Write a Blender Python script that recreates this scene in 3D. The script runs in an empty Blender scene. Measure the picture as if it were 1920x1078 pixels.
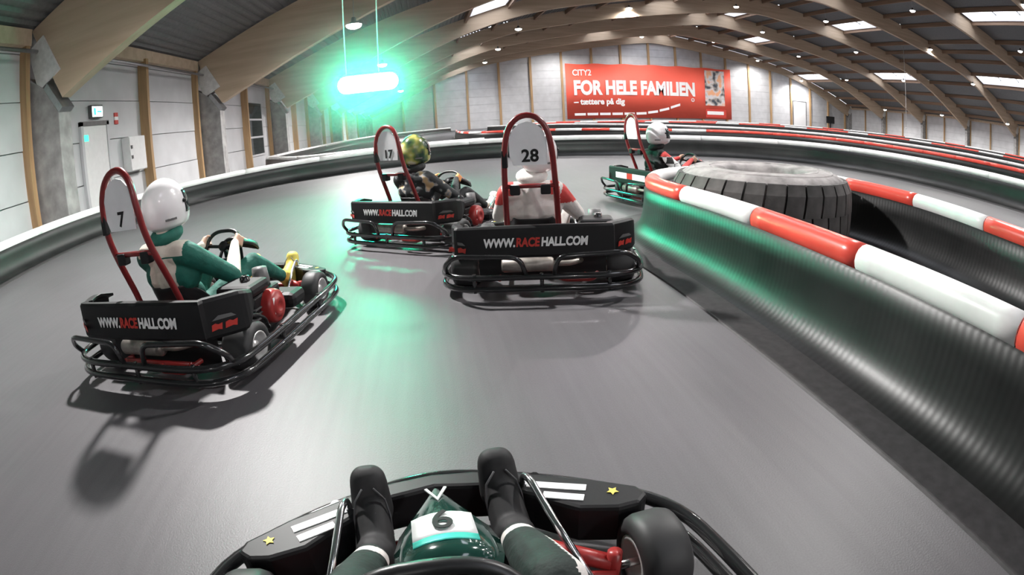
import bpy, bmesh, math, random
import numpy as np
from mathutils import Vector, Matrix
random.seed(7)
S = bpy.context.scene
C = S.collection
R = math.radians

# ------------------------------------------------------------------ camera
def make_camera():
    cd = bpy.data.cameras.new('camera')
    cd.type = 'PANO'
    cd.sensor_fit = 'HORIZONTAL'
    cd.sensor_width = 36.0
    cd.clip_start = 0.02
    cd.clip_end = 500
    tgt = cd if hasattr(cd, 'panorama_type') else cd.cycles
    tgt.panorama_type = 'FISHEYE_EQUISOLID'
    tgt.fisheye_lens = 1030.0 / 1920.0 * 36.0
    tgt.fisheye_fov = math.pi
    co = bpy.data.objects.new('camera', cd)
    C.objects.link(co)
    p, r, y = R(17.6), R(3.25), R(8)
    fw = Vector((0, math.cos(p), -math.sin(p)))
    up = Vector((0, math.sin(p), math.cos(p)))
    rt = Vector((1, 0, 0))
    rt2 = rt * math.cos(r) - up * math.sin(r)
    up2 = up * math.cos(r) + rt * math.sin(r)
    rot = Matrix.Rotation(-y, 3, 'Z')
    fw, rt2, up2 = rot @ fw, rot @ rt2, rot @ up2
    m = Matrix.Identity(4)
    for i in range(3):
        m[i][0] = rt2[i]
        m[i][1] = up2[i]
        m[i][2] = -fw[i]
    m[0][3], m[1][3], m[2][3] = 0, 0, 1.2
    co.matrix_world = m
    S.camera = co
make_camera()

# ------------------------------------------------------------------ world, exposure
W = bpy.data.worlds.new('overcast_sky')
S.world = W
W.use_nodes = True
W.node_tree.nodes['Background'].inputs[0].default_value = (0.86, 0.90, 1.0, 1)
W.node_tree.nodes['Background'].inputs[1].default_value = 4.6
S.view_settings.view_transform = 'Standard'
S.view_settings.look = 'None'
S.view_settings.gamma = 1.0
S.view_settings.use_curve_mapping = False
S.view_settings.exposure = 0.15
LAMP_W = 3500.0          # one pendant lamp
BLOOM_DENSITY = 0.38  # density of the volume added to imitate lens bloom
GREEN = 215.0           # green start light, emission strength

# ------------------------------------------------------------------ materials
MATS = {}
def nodes(name):
    m = bpy.data.materials.new(name)
    m.use_nodes = True
    nt = m.node_tree
    b = nt.nodes['Principled BSDF']
    MATS[name] = m
    return m, nt, b
def plain(name, col, rough=0.5, metal=0.0, var=0.08, scale=8.0, spec=0.5, bump=0.0, coat=0.0, mapscale=(1, 1, 1), detail=4):
    """principled with procedural noise variation of the base colour"""
    m, nt, b = nodes(name)
    tc = nt.nodes.new('ShaderNodeTexCoord')
    mp = nt.nodes.new('ShaderNodeMapping')
    mp.inputs['Scale'].default_value = mapscale
    no = nt.nodes.new('ShaderNodeTexNoise')
    no.inputs['Scale'].default_value = scale
    no.inputs['Detail'].default_value = detail
    ra = nt.nodes.new('ShaderNodeValToRGB')
    c0 = [max(0, v * (1 - var * 1.6)) for v in col]
    c1 = [min(1, v * (1 + var * 1.6)) for v in col]
    ra.color_ramp.elements[0].position = 0.3
    ra.color_ramp.elements[1].position = 0.7
    ra.color_ramp.elements[0].color = (*c0, 1)
    ra.color_ramp.elements[1].color = (*c1, 1)
    L = nt.links.new
    L(tc.outputs['Object'], mp.inputs['Vector'])
    L(mp.outputs['Vector'], no.inputs['Vector'])
    L(no.outputs['Fac'], ra.inputs['Fac'])
    L(ra.outputs['Color'], b.inputs['Base Color'])
    b.inputs['Roughness'].default_value = rough
    b.inputs['Metallic'].default_value = metal
    b.inputs['Specular IOR Level'].default_value = spec
    b.inputs['Coat Weight'].default_value = coat
    if bump:
        bp = nt.nodes.new('ShaderNodeBump')
        bp.inputs['Strength'].default_value = bump
        bp.inputs['Distance'].default_value = 0.02
        L(no.outputs['Fac'], bp.inputs['Height'])
        L(bp.outputs['Normal'], b.inputs['Normal'])
    return m
def emit(name, col, strength):
    m, nt, b = nodes(name)
    b.inputs['Base Color'].default_value = (*col, 1)
    b.inputs['Emission Color'].default_value = (*col, 1)
    b.inputs['Emission Strength'].default_value = strength
    return m
def glassy(name, col, alpha=0.25, rough=0.05):
    m, nt, b = nodes(name)
    out = nt.nodes['Material Output']
    tr = nt.nodes.new('ShaderNodeBsdfTransparent')
    mx = nt.nodes.new('ShaderNodeMixShader')
    b.inputs['Base Color'].default_value = (*col, 1)
    b.inputs['Roughness'].default_value = rough
    mx.inputs[0].default_value = alpha
    nt.links.new(tr.outputs[0], mx.inputs[1])
    nt.links.new(b.outputs[0], mx.inputs[2])
    nt.links.new(mx.outputs[0], out.inputs[0])
    return m
def wood(name, a, c, axis=0, scale=1.0):
    m, nt, b = nodes(name)
    tc = nt.nodes.new('ShaderNodeTexCoord')
    mp = nt.nodes.new('ShaderNodeMapping')
    sc = [7.0 * scale] * 3
    sc[axis] = 0.5 * scale
    mp.inputs['Scale'].default_value = sc
    no = nt.nodes.new('ShaderNodeTexNoise')
    no.inputs['Scale'].default_value = 1.0
    no.inputs['Detail'].default_value = 6
    ra = nt.nodes.new('ShaderNodeValToRGB')
    ra.color_ramp.elements[0].position = 0.32
    ra.color_ramp.elements[1].position = 0.68
    ra.color_ramp.elements[0].color = (*a, 1)
    ra.color_ramp.elements[1].color = (*c, 1)
    L = nt.links.new
    L(tc.outputs['Object'], mp.inputs['Vector'])
    L(mp.outputs['Vector'], no.inputs['Vector'])
    L(no.outputs['Fac'], ra.inputs['Fac'])
    L(ra.outputs['Color'], b.inputs['Base Color'])
    b.inputs['Roughness'].default_value = 0.6
    return m
def floor_mat():
    m, nt, b = nodes('track_asphalt')
    L = nt.links.new
    tc = nt.nodes.new('ShaderNodeTexCoord')
    n1 = nt.nodes.new('ShaderNodeTexNoise'); n1.inputs['Scale'].default_value = 0.7; n1.inputs['Detail'].default_value = 5
    n2 = nt.nodes.new('ShaderNodeTexNoise'); n2.inputs['Scale'].default_value = 140; n2.inputs['Detail'].default_value = 2
    mp = nt.nodes.new('ShaderNodeMapping'); mp.inputs['Scale'].default_value = (22, 1.2, 1); mp.inputs['Rotation'].default_value = (0, 0, R(-6))
    n3 = nt.nodes.new('ShaderNodeTexNoise'); n3.inputs['Scale'].default_value = 1.0; n3.inputs['Detail'].default_value = 4
    L(tc.outputs['Object'], n1.inputs['Vector']); L(tc.outputs['Object'], n2.inputs['Vector'])
    L(tc.outputs['Object'], mp.inputs['Vector']); L(mp.outputs['Vector'], n3.inputs['Vector'])
    mix = nt.nodes.new('ShaderNodeMath'); mix.operation = 'MULTIPLY_ADD'; mix.inputs[1].default_value = 0.45
    add = nt.nodes.new('ShaderNodeMath'); add.operation = 'MULTIPLY_ADD'; add.inputs[1].default_value = 0.3
    k3 = nt.nodes.new('ShaderNodeMath'); k3.operation = 'MULTIPLY'; k3.inputs[1].default_value = 0.3
    L(n3.outputs['Fac'], k3.inputs[0])
    L(n2.outputs['Fac'], add.inputs[0]); L(k3.outputs[0], add.inputs[2])
    L(n1.outputs['Fac'], mix.inputs[0]); L(add.outputs[0], mix.inputs[2])
    ra = nt.nodes.new('ShaderNodeValToRGB')
    ra.color_ramp.elements[0].position = 0.35; ra.color_ramp.elements[1].position = 0.72
    ra.color_ramp.elements[0].color = (0.066, 0.063, 0.068, 1)
    ra.color_ramp.elements[1].color = (0.104, 0.100, 0.106, 1)
    L(mix.outputs[0], ra.inputs['Fac']); L(ra.outputs['Color'], b.inputs['Base Color'])
    b.inputs['Roughness'].default_value = 0.5
    b.inputs['Specular IOR Level'].default_value = 0.55
    bp = nt.nodes.new('ShaderNodeBump'); bp.inputs['Strength'].default_value = 0.18; bp.inputs['Distance'].default_value = 0.004
    L(n2.outputs['Fac'], bp.inputs['Height']); L(bp.outputs['Normal'], b.inputs['Normal'])
    return m
def skirt_mat():
    """black rubber belt, ribbed along its length (UV.x runs along the barrier in metres)"""
    m, nt, b = nodes('ribbed_rubber')
    L = nt.links.new
    uv = nt.nodes.new('ShaderNodeUVMap')
    mp = nt.nodes.new('ShaderNodeMapping'); mp.inputs['Scale'].default_value = (1, 0.02, 1)
    wv = nt.nodes.new('ShaderNodeTexWave'); wv.wave_type = 'BANDS'; wv.bands_direction = 'X'
    wv.inputs['Scale'].default_value = 7.0; wv.inputs['Distortion'].default_value = 0.4
    no = nt.nodes.new('ShaderNodeTexNoise'); no.inputs['Scale'].default_value = 3.0; no.inputs['Detail'].default_value = 6
    tc = nt.nodes.new('ShaderNodeTexCoord')
    L(uv.outputs[0], mp.inputs['Vector']); L(mp.outputs['Vector'], wv.inputs['Vector'])
    L(tc.outputs['Object'], no.inputs['Vector'])
    ra = nt.nodes.new('ShaderNodeValToRGB')
    ra.color_ramp.elements[0].position = 0.3; ra.color_ramp.elements[1].position = 0.75
    ra.color_ramp.elements[0].color = (0.005, 0.0055, 0.0055, 1); ra.color_ramp.elements[1].color = (0.015, 0.0155, 0.0155, 1)
    L(no.outputs['Fac'], ra.inputs['Fac']); L(ra.outputs['Color'], b.inputs['Base Color'])
    bp = nt.nodes.new('ShaderNodeBump'); bp.inputs['Strength'].default_value = 0.07; bp.inputs['Distance'].default_value = 0.006
    L(wv.outputs['Fac'], bp.inputs['Height']); L(bp.outputs['Normal'], b.inputs['Normal'])
    b.inputs['Roughness'].default_value = 0.40
    b.inputs['Specular IOR Level'].default_value = 0.45
    return m
def check_mat():
    m, nt, b = nodes('checker_cloth')
    tc = nt.nodes.new('ShaderNodeTexCoord')
    ck = nt.nodes.new('ShaderNodeTexChecker'); ck.inputs['Scale'].default_value = 11
    ck.inputs['Color1'].default_value = (0.7, 0.7, 0.7, 1); ck.inputs['Color2'].default_value = (0.02, 0.02, 0.02, 1)
    nt.links.new(tc.outputs['Object'], ck.inputs['Vector']); nt.links.new(ck.outputs['Color'], b.inputs['Base Color'])
    b.inputs['Roughness'].default_value = 0.8
    return m
def splotch_mat(name, cols, scale, rough=0.4, thr=(0.36, 0.46, 0.54, 0.62)):
    m, nt, b = nodes(name)
    tc = nt.nodes.new('ShaderNodeTexCoord')
    no = nt.nodes.new('ShaderNodeTexNoise'); no.inputs['Scale'].default_value = scale; no.inputs['Detail'].default_value = 1.5
    ra = nt.nodes.new('ShaderNodeValToRGB'); ra.color_ramp.interpolation = 'LINEAR'
    e = ra.color_ramp.elements
    while len(e) < len(cols): e.new(0.5)
    for i, cc in enumerate(cols):
        e[i].position = thr[i] if i < len(thr) else 0.9
        e[i].color = (*cc, 1)
    nt.links.new(tc.outputs['Object'], no.inputs['Vector']); nt.links.new(no.outputs['Fac'], ra.inputs['Fac'])
    nt.links.new(ra.outputs['Color'], b.inputs['Base Color'])
    b.inputs['Roughness'].default_value = rough
    return m

floor_mat(); skirt_mat(); check_mat()
wood('glulam', (0.50, 0.38, 0.265), (0.62, 0.49, 0.36), 0, 0.6)
wood('stud_wood', (0.36, 0.22, 0.11), (0.50, 0.33, 0.17), 2, 1.0)
wood('purlin_wood', (0.22, 0.14, 0.09), (0.33, 0.22, 0.15), 1, 0.6)
plain('roof_sheet', (0.20, 0.205, 0.21), 0.5, 0.3, 0.06)
plain('wall_panel', (0.57, 0.575, 0.59), 0.6, 0, 0.05, 1.0)
plain('wall_core', (0.30, 0.30, 0.31), 0.8)
plain('concrete', (0.30, 0.295, 0.29), 0.8, 0, 0.18, 3.0, bump=0.1)
plain('bracket_paint', (0.72, 0.72, 0.71), 0.5)
plain('lining_white', (0.82, 0.82, 0.85), 0.6, var=0.02)
plain('frame_grey', (0.12, 0.12, 0.12), 0.5)
plain('dark_steel', (0.08, 0.085, 0.08), 0.4, 0.6)
plain('galvanised', (0.42, 0.43, 0.44), 0.35, 0.9, 0.06)
glassy('rooflight_glass', (0.8, 0.85, 0.9), 0.12)
glassy('dark_glass', (0.03, 0.04, 0.04), 0.92)
plain('pipe_white', (0.88, 0.87, 0.86), 0.32, var=0.06, scale=3.0)
plain('pipe_red', (0.80, 0.085, 0.06), 0.30, var=0.08, scale=3.0)
plain('rubber_mat', (0.045, 0.043, 0.044), 0.6, var=0.15, scale=20)
plain('tyre_rubber', (0.030, 0.030, 0.031), 0.55, var=0.2, scale=6)
plain('old_tyre', (0.062, 0.058, 0.056), 0.75, var=0.35, scale=5, bump=0.3, detail=8)
plain('old_tyre_side', (0.29, 0.27, 0.265), 0.75, var=0.25, scale=7, bump=0.2, detail=8)
plain('kart_black', (0.008, 0.008, 0.009), 0.5, var=0.1, spec=0.35)
plain('tube_black', (0.016, 0.016, 0.017), 0.16, var=0.1, coat=0.5)
plain('hoop_red', (0.19, 0.015, 0.017), 0.28, var=0.08, coat=0.3)
plain('part_red', (0.34, 0.028, 0.026), 0.35, var=0.12)
plain('logo_red', (0.50, 0.035, 0.025), 0.45, var=0.04)
plain('letter_white', (0.85, 0.85, 0.85), 0.45, var=0.02)
plain('letter_black', (0.010, 0.010, 0.011), 0.8, var=0.02)
plain('plate_grey', (0.88, 0.88, 0.90), 0.45, var=0.03)
plain('plate_teal', (0.05, 0.55, 0.45), 0.4, var=0.03)
plain('steel', (0.55, 0.55, 0.55), 0.25, 1.0, 0.08)
plain('chrome', (0.92, 0.92, 0.93), 0.16, 1.0, 0.02)
plain('alloy', (0.80, 0.79, 0.78), 0.35, 0.6, 0.05)
plain('exhaust_metal', (0.36, 0.33, 0.30), 0.45, 0.7, 0.2, 12)
plain('panel_green_reflection', (0.012, 0.05, 0.038), 0.12, var=0.1, coat=0.6)  # black plastic; reflection of the green lamp put into the base colour
plain('suit_green', (0.008, 0.115, 0.085), 0.75, var=0.12, scale=14, bump=0.6)
plain('suit_cream', (0.66, 0.60, 0.52), 0.8, var=0.06, scale=14, bump=0.6)
plain('suit_white', (0.74, 0.70, 0.67), 0.8, var=0.05, scale=14, bump=0.6)
plain('suit_red', (0.60, 0.06, 0.055), 0.75, var=0.06, bump=0.6)
plain('suit_black', (0.014, 0.016, 0.017), 0.75, var=0.2, scale=14, bump=0.6)
plain('suit_dark_green', (0.009, 0.019, 0.016), 0.75, var=0.25, scale=14, bump=0.6)
splotch_mat('suit_patched', [(0.012, 0.014, 0.016), (0.015, 0.018, 0.02), (0.25, 0.26, 0.27), (0.5, 0.36, 0.2)], 11, 0.75, (0.4, 0.55, 0.6, 0.66))
plain('skin', (0.62, 0.38, 0.27), 0.55, var=0.06)
plain('glove_orange', (0.75, 0.33, 0.12), 0.7, var=0.08)
plain('helmet_white', (0.82, 0.81, 0.82), 0.18, var=0.02, coat=0.5)
splotch_mat('helmet_camo', [(0.02, 0.045, 0.03), (0.10, 0.15, 0.05), (0.38, 0.36, 0.10), (0.55, 0.52, 0.40)], 7, 0.2)
plain('visor_dark', (0.02, 0.03, 0.03), 0.06, var=0.02, coat=0.5)
plain('hair_dark', (0.03, 0.02, 0.015), 0.7)
plain('shoe_black', (0.013, 0.013, 0.014), 0.7, var=0.2, scale=20)
plain('shoe_trim', (0.075, 0.075, 0.08), 0.6)
plain('shoe_yellow', (0.75, 0.62, 0.12), 0.6, var=0.06)
plain('shoe_pale', (0.75, 0.72, 0.62), 0.6, var=0.06)
plain('seat_black', (0.016, 0.016, 0.017), 0.35)
plain('banner_red', (0.88, 0.125, 0.08), 0.6, var=0.03, scale=0.3)
plain('banner_dark_red', (0.55, 0.045, 0.03), 0.6)
splotch_mat('banner_photo', [(0.05, 0.06, 0.08), (0.45, 0.40, 0.36), (0.62, 0.62, 0.66), (0.80, 0.40, 0.22)], 0.85, 0.6, (0.36, 0.45, 0.52, 0.66))
plain('door_white', (0.76, 0.76, 0.76), 0.5, var=0.02)
plain('sign_red', (0.6, 0.05, 0.04), 0.5)
plain('black_box', (0.012, 0.012, 0.013), 0.4)
emit('lamp_glow', (1.0, 0.98, 0.95), 14.0)
emit('exit_glow', (0.75, 1.0, 0.90), 5.0)
emit('green_small', (0.05, 1.0, 0.45), 1.6)
emit('green_led', (0.010, 1.0, 0.54), GREEN)

# ------------------------------------------------------------------ mesh helpers
class MB:
    def __init__(s):
        s.v = []; s.f = []; s.mi = []; s.sm = []; s.uv = {}
    def add(s, verts, faces, mat=0, smooth=False):
        o = len(s.v)
        s.v += [tuple(p) for p in verts]
        for f in faces:
            s.f.append(tuple(i + o for i in f)); s.mi.append(mat); s.sm.append(smooth)
        return o
    def box(s, x0, x1, y0, y1, z0, z1, mat=0):
        v = [(x0,y0,z0),(x1,y0,z0),(x1,y1,z0),(x0,y1,z0),(x0,y0,z1),(x1,y0,z1),(x1,y1,z1),(x0,y1,z1)]
        s.add(v, [(0,3,2,1),(4,5,6,7),(0,1,5,4),(1,2,6,5),(2,3,7,6),(3,0,4,7)], mat)
        return s
    def obox(s, c, ax, ay, az, mat=0):
        """oriented box: centre and three half-axis vectors"""
        c, ax, ay, az = map(Vector, (c, ax, ay, az))
        v = [c + i*ax + j*ay + k*az for k in (-1,1) for j in (-1,1) for i in (-1,1)]
        s.add(v, [(0,2,3,1),(4,5,7,6),(0,1,5,4),(1,3,7,5),(3,2,6,7),(2,0,4,6)], mat)
        return s
    def tube(s, pts, r, n=10, closed=False, caps=True, mat=0):
        P = [Vector(p) for p in pts]
        rr = r if isinstance(r, (list, tuple)) else [r] * len(P)
        m = len(P)
        T = []
        for i in range(m):
            a = P[(i-1) % m] if (closed or i > 0) else P[i]
            b = P[(i+1) % m] if (closed or i < m-1) else P[i]
            T.append((b - a).normalized())
        ref = Vector((0,0,1)) if abs(T[0].z) < 0.9 else Vector((1,0,0))
        u = (ref - T[0]*ref.dot(T[0])).normalized()
        vs = []
        for i in range(m):
            u = (u - T[i]*u.dot(T[i]))
            if u.length < 1e-6: u = T[i].orthogonal()
            u.normalize()
            w = T[i].cross(u)
            for k in range(n):
                a = 2*math.pi*k/n
                vs.append(P[i] + rr[i]*(math.cos(a)*u + math.sin(a)*w))
        fs = []
        for i in range(m if closed else m-1):
            j = (i+1) % m
            for k in range(n):
                l = (k+1) % n
                fs.append((i*n+k, i*n+l, j*n+l, j*n+k))
        o = s.add(vs, fs, mat, True)
        if caps and not closed:
            s.f.append(tuple(o+k for k in range(n-1,-1,-1))); s.mi.append(mat); s.sm.append(False)
            s.f.append(tuple(o+(m-1)*n+k for k in range(n))); s.mi.append(mat); s.sm.append(False)
        return s
    def lathe(s, prof, origin, axis, n=24, mat=0, smooth=True, close=False):
        """profile (r, h) swept about axis through origin"""
        o = Vector(origin); ax = Vector(axis).normalized()
        u = ax.orthogonal().normalized(); w = ax.cross(u)
        vs = []
        for r, h in prof:
            for k in range(n):
                a = 2*math.pi*k/n
                vs.append(o + ax*h + r*(math.cos(a)*u + math.sin(a)*w))
        m = len(prof); fs = []
        for i in range(m if close else m-1):
            j = (i+1) % m
            for k in range(n):
                l = (k+1) % n
                fs.append((i*n+k, i*n+l, j*n+l, j*n+k))
        s.add(vs, fs, mat, smooth)
        return s
    def ell(s, c, rad, n=16, m=10, mat=0, rot=None):
        c = Vector(c); vs = []; fs = []
        for i in range(m+1):
            t = math.pi*i/m
            for k in range(n):
                a = 2*math.pi*k/n
                p = Vector((rad[0]*math.sin(t)*math.cos(a), rad[1]*math.sin(t)*math.sin(a), rad[2]*math.cos(t)))
                if rot is not None: p = rot @ p
                vs.append(c + p)
        for i in range(m):
            for k in range(n):
                l = (k+1) % n
                fs.append((i*n+k, (i+1)*n+k, (i+1)*n+l, i*n+l))
        s.add(vs, fs, mat, True)
        return s
    def prism(s, poly, O, U, V, N, t, mat=0):
        """polygon (u, v) in the plane O + uU + vV, extruded by t along N"""
        O, U, V, N = map(Vector, (O, U, V, N))
        n = len(poly)
        a = [O + U*p[0] + V*p[1] for p in poly]
        b = [p + N*t for p in a]
        fs = [tuple(range(n)), tuple(range(2*n-1, n-1, -1))]
        for i in range(n):
            j = (i+1) % n
            fs.append((i, n+i, n+j, j))
        s.add(a + b, fs, mat)
        return s
    def mesh(s, name, mats):
        me = bpy.data.meshes.new(name)
        me.from_pydata(s.v, [], s.f)
        for m in (mats if isinstance(mats, (list, tuple)) else [mats]):
            me.materials.append(MATS[m])
        me.polygons.foreach_set('material_index', s.mi)
        me.polygons.foreach_set('use_smooth', s.sm)
        bm = bmesh.new(); bm.from_mesh(me)
        bmesh.ops.recalc_face_normals(bm, faces=bm.faces)
        bm.to_mesh(me); bm.free()
        me.update()
        return me
    def build(s, name, mats, parent=None, bevel=0.0, seg=2):
        o = bpy.data.objects.new(name, s.mesh(name, mats))
        C.objects.link(o)
        if parent is not None: o.parent = parent
        if bevel:
            md = o.modifiers.new('bevel', 'BEVEL'); md.width = bevel; md.segments = seg
            md.limit_method = 'ANGLE'; md.angle_limit = R(35)
        return o
def empty(name, loc=(0,0,0), rz=0.0, parent=None):
    o = bpy.data.objects.new(name, None)
    o.empty_display_size = 0.2
    C.objects.link(o)
    o.location = loc; o.rotation_euler = (0, 0, rz)
    if parent is not None: o.parent = parent
    return o
def tag(o, label=None, cat=None, group=None, kind=None):
    if label: o['label'] = label
    if cat: o['category'] = cat
    if group: o['group'] = group
    if kind: o['kind'] = kind
    return o
def inst(name, me, parent=None, loc=None, rot=None):
    o = bpy.data.objects.new(name, me)
    C.objects.link(o)
    if parent is not None: o.parent = parent
    if loc is not None: o.location = loc
    if rot is not None: o.rotation_euler = rot
    return o
def copy_tree(o, parent=None):
    c = o.copy(); C.objects.link(c); c.parent = parent
    for ch in list(o.children): copy_tree(ch, c)
    return c
def smooth_path(pts, step, closed=False):
    """Catmull-Rom through the points, resampled at an even step"""
    P = [np.array(p, float) for p in pts]; n = len(P); out = []
    for i in range(n if closed else n-1):
        p0 = P[(i-1) % n] if (closed or i > 0) else 2*P[0]-P[1]
        p1 = P[i]; p2 = P[(i+1) % n]
        p3 = P[(i+2) % n] if (closed or i < n-2) else 2*P[-1]-P[-2]
        for k in range(24):
            t = k/24.0
            out.append(0.5*((2*p1)+(-p0+p2)*t+(2*p0-5*p1+4*p2-p3)*t*t+(-p0+3*p1-3*p2+p3)*t**3))
    out.append(P[0] if closed else P[-1])
    out = np.array(out)
    d = np.r_[0, np.cumsum(np.linalg.norm(np.diff(out, axis=0), axis=1))]
    m = max(2, int(round(d[-1]/step)))
    s = np.linspace(0, d[-1], m+1)
    return np.stack([np.interp(s, d, out[:, k]) for k in range(out.shape[1])], 1), s
def bend(pts, r=0.05, k=5):
    """round the corners of a polyline for bent tubes"""
    P = [Vector(p) for p in pts]; out = [P[0]]
    for i in range(1, len(P)-1):
        a = P[i-1]-P[i]; b = P[i+1]-P[i]
        q = min(r, a.length*0.45, b.length*0.45)
        A = P[i]+a.normalized()*q; B = P[i]+b.normalized()*q
        for j in range(k+1):
            t = j/k
            out.append(A*(1-t)**2 + P[i]*2*t*(1-t) + B*t*t)
    out.append(P[-1])
    return out
def text_mesh(body, size, extrude=0.001, offset=0.0, shear=0.0, align='CENTER', spacing=1.0, xscale=1.0):
    cu = bpy.data.curves.new('txt', 'FONT')
    cu.body = body; cu.size = size; cu.extrude = extrude; cu.offset = offset; cu.shear = shear
    cu.align_x = align; cu.align_y = 'CENTER'; cu.space_character = spacing
    cu.resolution_u = 4
    o = bpy.data.objects.new('txt', cu); C.objects.link(o)
    dg = bpy.context.evaluated_depsgraph_get()
    me = bpy.data.meshes.new_from_object(o.evaluated_get(dg))
    bpy.data.objects.remove(o); bpy.data.curves.remove(cu)
    if xscale != 1.0:
        me.transform(Matrix.Diagonal((xscale, 1, 1, 1)))
    return me
def text_obj(name, me, mat, parent, origin, xdir, ydir):
    me.materials.clear(); me.materials.append(MATS[mat])
    X = Vector(xdir).normalized(); Y = Vector(ydir); Y = (Y - X*Y.dot(X)).normalized(); Z = X.cross(Y)
    m = Matrix(((X.x,Y.x,Z.x,origin[0]),(X.y,Y.y,Z.y,origin[1]),(X.z,Y.z,Z.z,origin[2]),(0,0,0,1)))
    me.transform(m)
    o = bpy.data.objects.new(name, me); C.objects.link(o)
    if parent is not None: o.parent = parent
    return o

# ------------------------------------------------------------------ the hall
MID = 37.0
RD = [0,7,14.3,20,27.7,30,34,38.5,41.7,45,46.2]
RLOW = [13.7,12.9,11.9,11.1,9.9,9.3,8.0,6.0,4.55,3.1,2.7]
RDECK = [15.6,14.8,13.6,12.7,11.2,10.6,9.3,7.9,6.8,5.45,5.0]
_dx = np.linspace(0, 46.2, 300)
def _smooth(y):
    z = np.interp(_dx, RD, y); k = np.ones(25)/25
    zp = np.r_[2*z[0]-z[1:13][::-1]*1.0, z, 2*z[-1]-z[-13:-1][::-1]]
    zp[:12] = z[1:13][::-1]
    return np.convolve(zp, k, 'valid')
_lo, _de = _smooth(RLOW), _smooth(RDECK)
def low(x): return float(np.interp(abs(x-MID), _dx, _lo))
def deck(x): return float(np.interp(abs(x-MID), _dx, _de))
XL, XR, YB, YE = -9.1, 83.1, -22.0, 84.9
FY = [10.24 + 10.66*n for n in range(8)]
FY[-1] = YE - 0.35
BAYS = [(-22.0, -11.08), (-11.08, -0.42), (-0.42, 10.24)] + [(FY[i], FY[i+1]) for i in range(7)]

fl = MB().box(XL-0.3, XR+0.3, YB-0.3, YE+0.3, -0.2, 0).build('floor', 'track_asphalt')
tag(fl, 'grey asphalt kart track floor of the hall', kind='structure')

# --- roof: corrugated sheets per bay with openings for the rooflights
ceil = empty('ceiling', (MID, 30, 0)); tag(ceil, 'grey corrugated steel roof on timber purlins', kind='structure')
def C0(o): o.matrix_parent_inverse = ceil.matrix_basis.inverted(); return o
SKY_D = [(1.2, 3.3, 1), (11.0, 13.9, 0), (30.4, 33.2, 1)]     # distance from ridge, bay parity
def skylights(b):
    out = []
    for d0, d1, par in SKY_D:
        if b % 2 == par:
            out += [(MID-d1, MID-d0), (MID+d0, MID+d1)]
    return sorted(out)
for b, (y0, y1) in enumerate(BAYS):
    sk = skylights(b)
    edges = [XL-0.3] + [e for s in sk for e in s] + [XR+0.3]
    mb = MB()
    def sheet(xa, xb, ya, yb):
        xs = [xa]; x = math.ceil(xa/0.3)*0.3
        while x < xb:
            for q in (0.0, 0.10, 0.15, 0.25):
                if xa < x+q < xb: xs.append(x+q)
            x += 0.3
        xs.append(xb)
        vs = []
        for x in xs:
            ph = (x/0.3) % 1.0
            z = deck(min(max(x, XL), XR)) + (0.0 if ph < 0.34 else 0.075)
            vs += [(x, ya, z), (x, yb, z)]
        mb.add(vs, [(2*i, 2*i+1, 2*i+3, 2*i+2) for i in range(len(xs)-1)])
    for i in range(0, len(edges), 2): sheet(edges[i], edges[i+1], y0, y1)
    for (xa, xb) in sk:
        sheet(xa, xb, y0, y0+0.5); sheet(xa, xb, y1-0.5, y1)
    C0(mb.build('roof_sheet', 'roof_sheet', ceil))
# purlins, one timber per bay
PUR = [0.9, 3.6, 7.2, 10.8, 14.1, 19.5, 22.7, 25.9, 30.1, 33.5, 38.0, 41.5, 44.6]
for b, (y0, y1) in enumerate(BAYS[2:]):
    for d in PUR:
        for sgn in (-1, 1):
            x = MID + sgn*d
            if b == 0 and x > 30: continue
            if sgn < 0 and d > 34: continue          # bare sheet along the door wall
            z = deck(x)
            C0(MB().box(x-0.09, x+0.09, y0+0.16, y1-0.16, z-0.46, z-0.005).build('purlin', 'purlin_wood', ceil))
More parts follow.
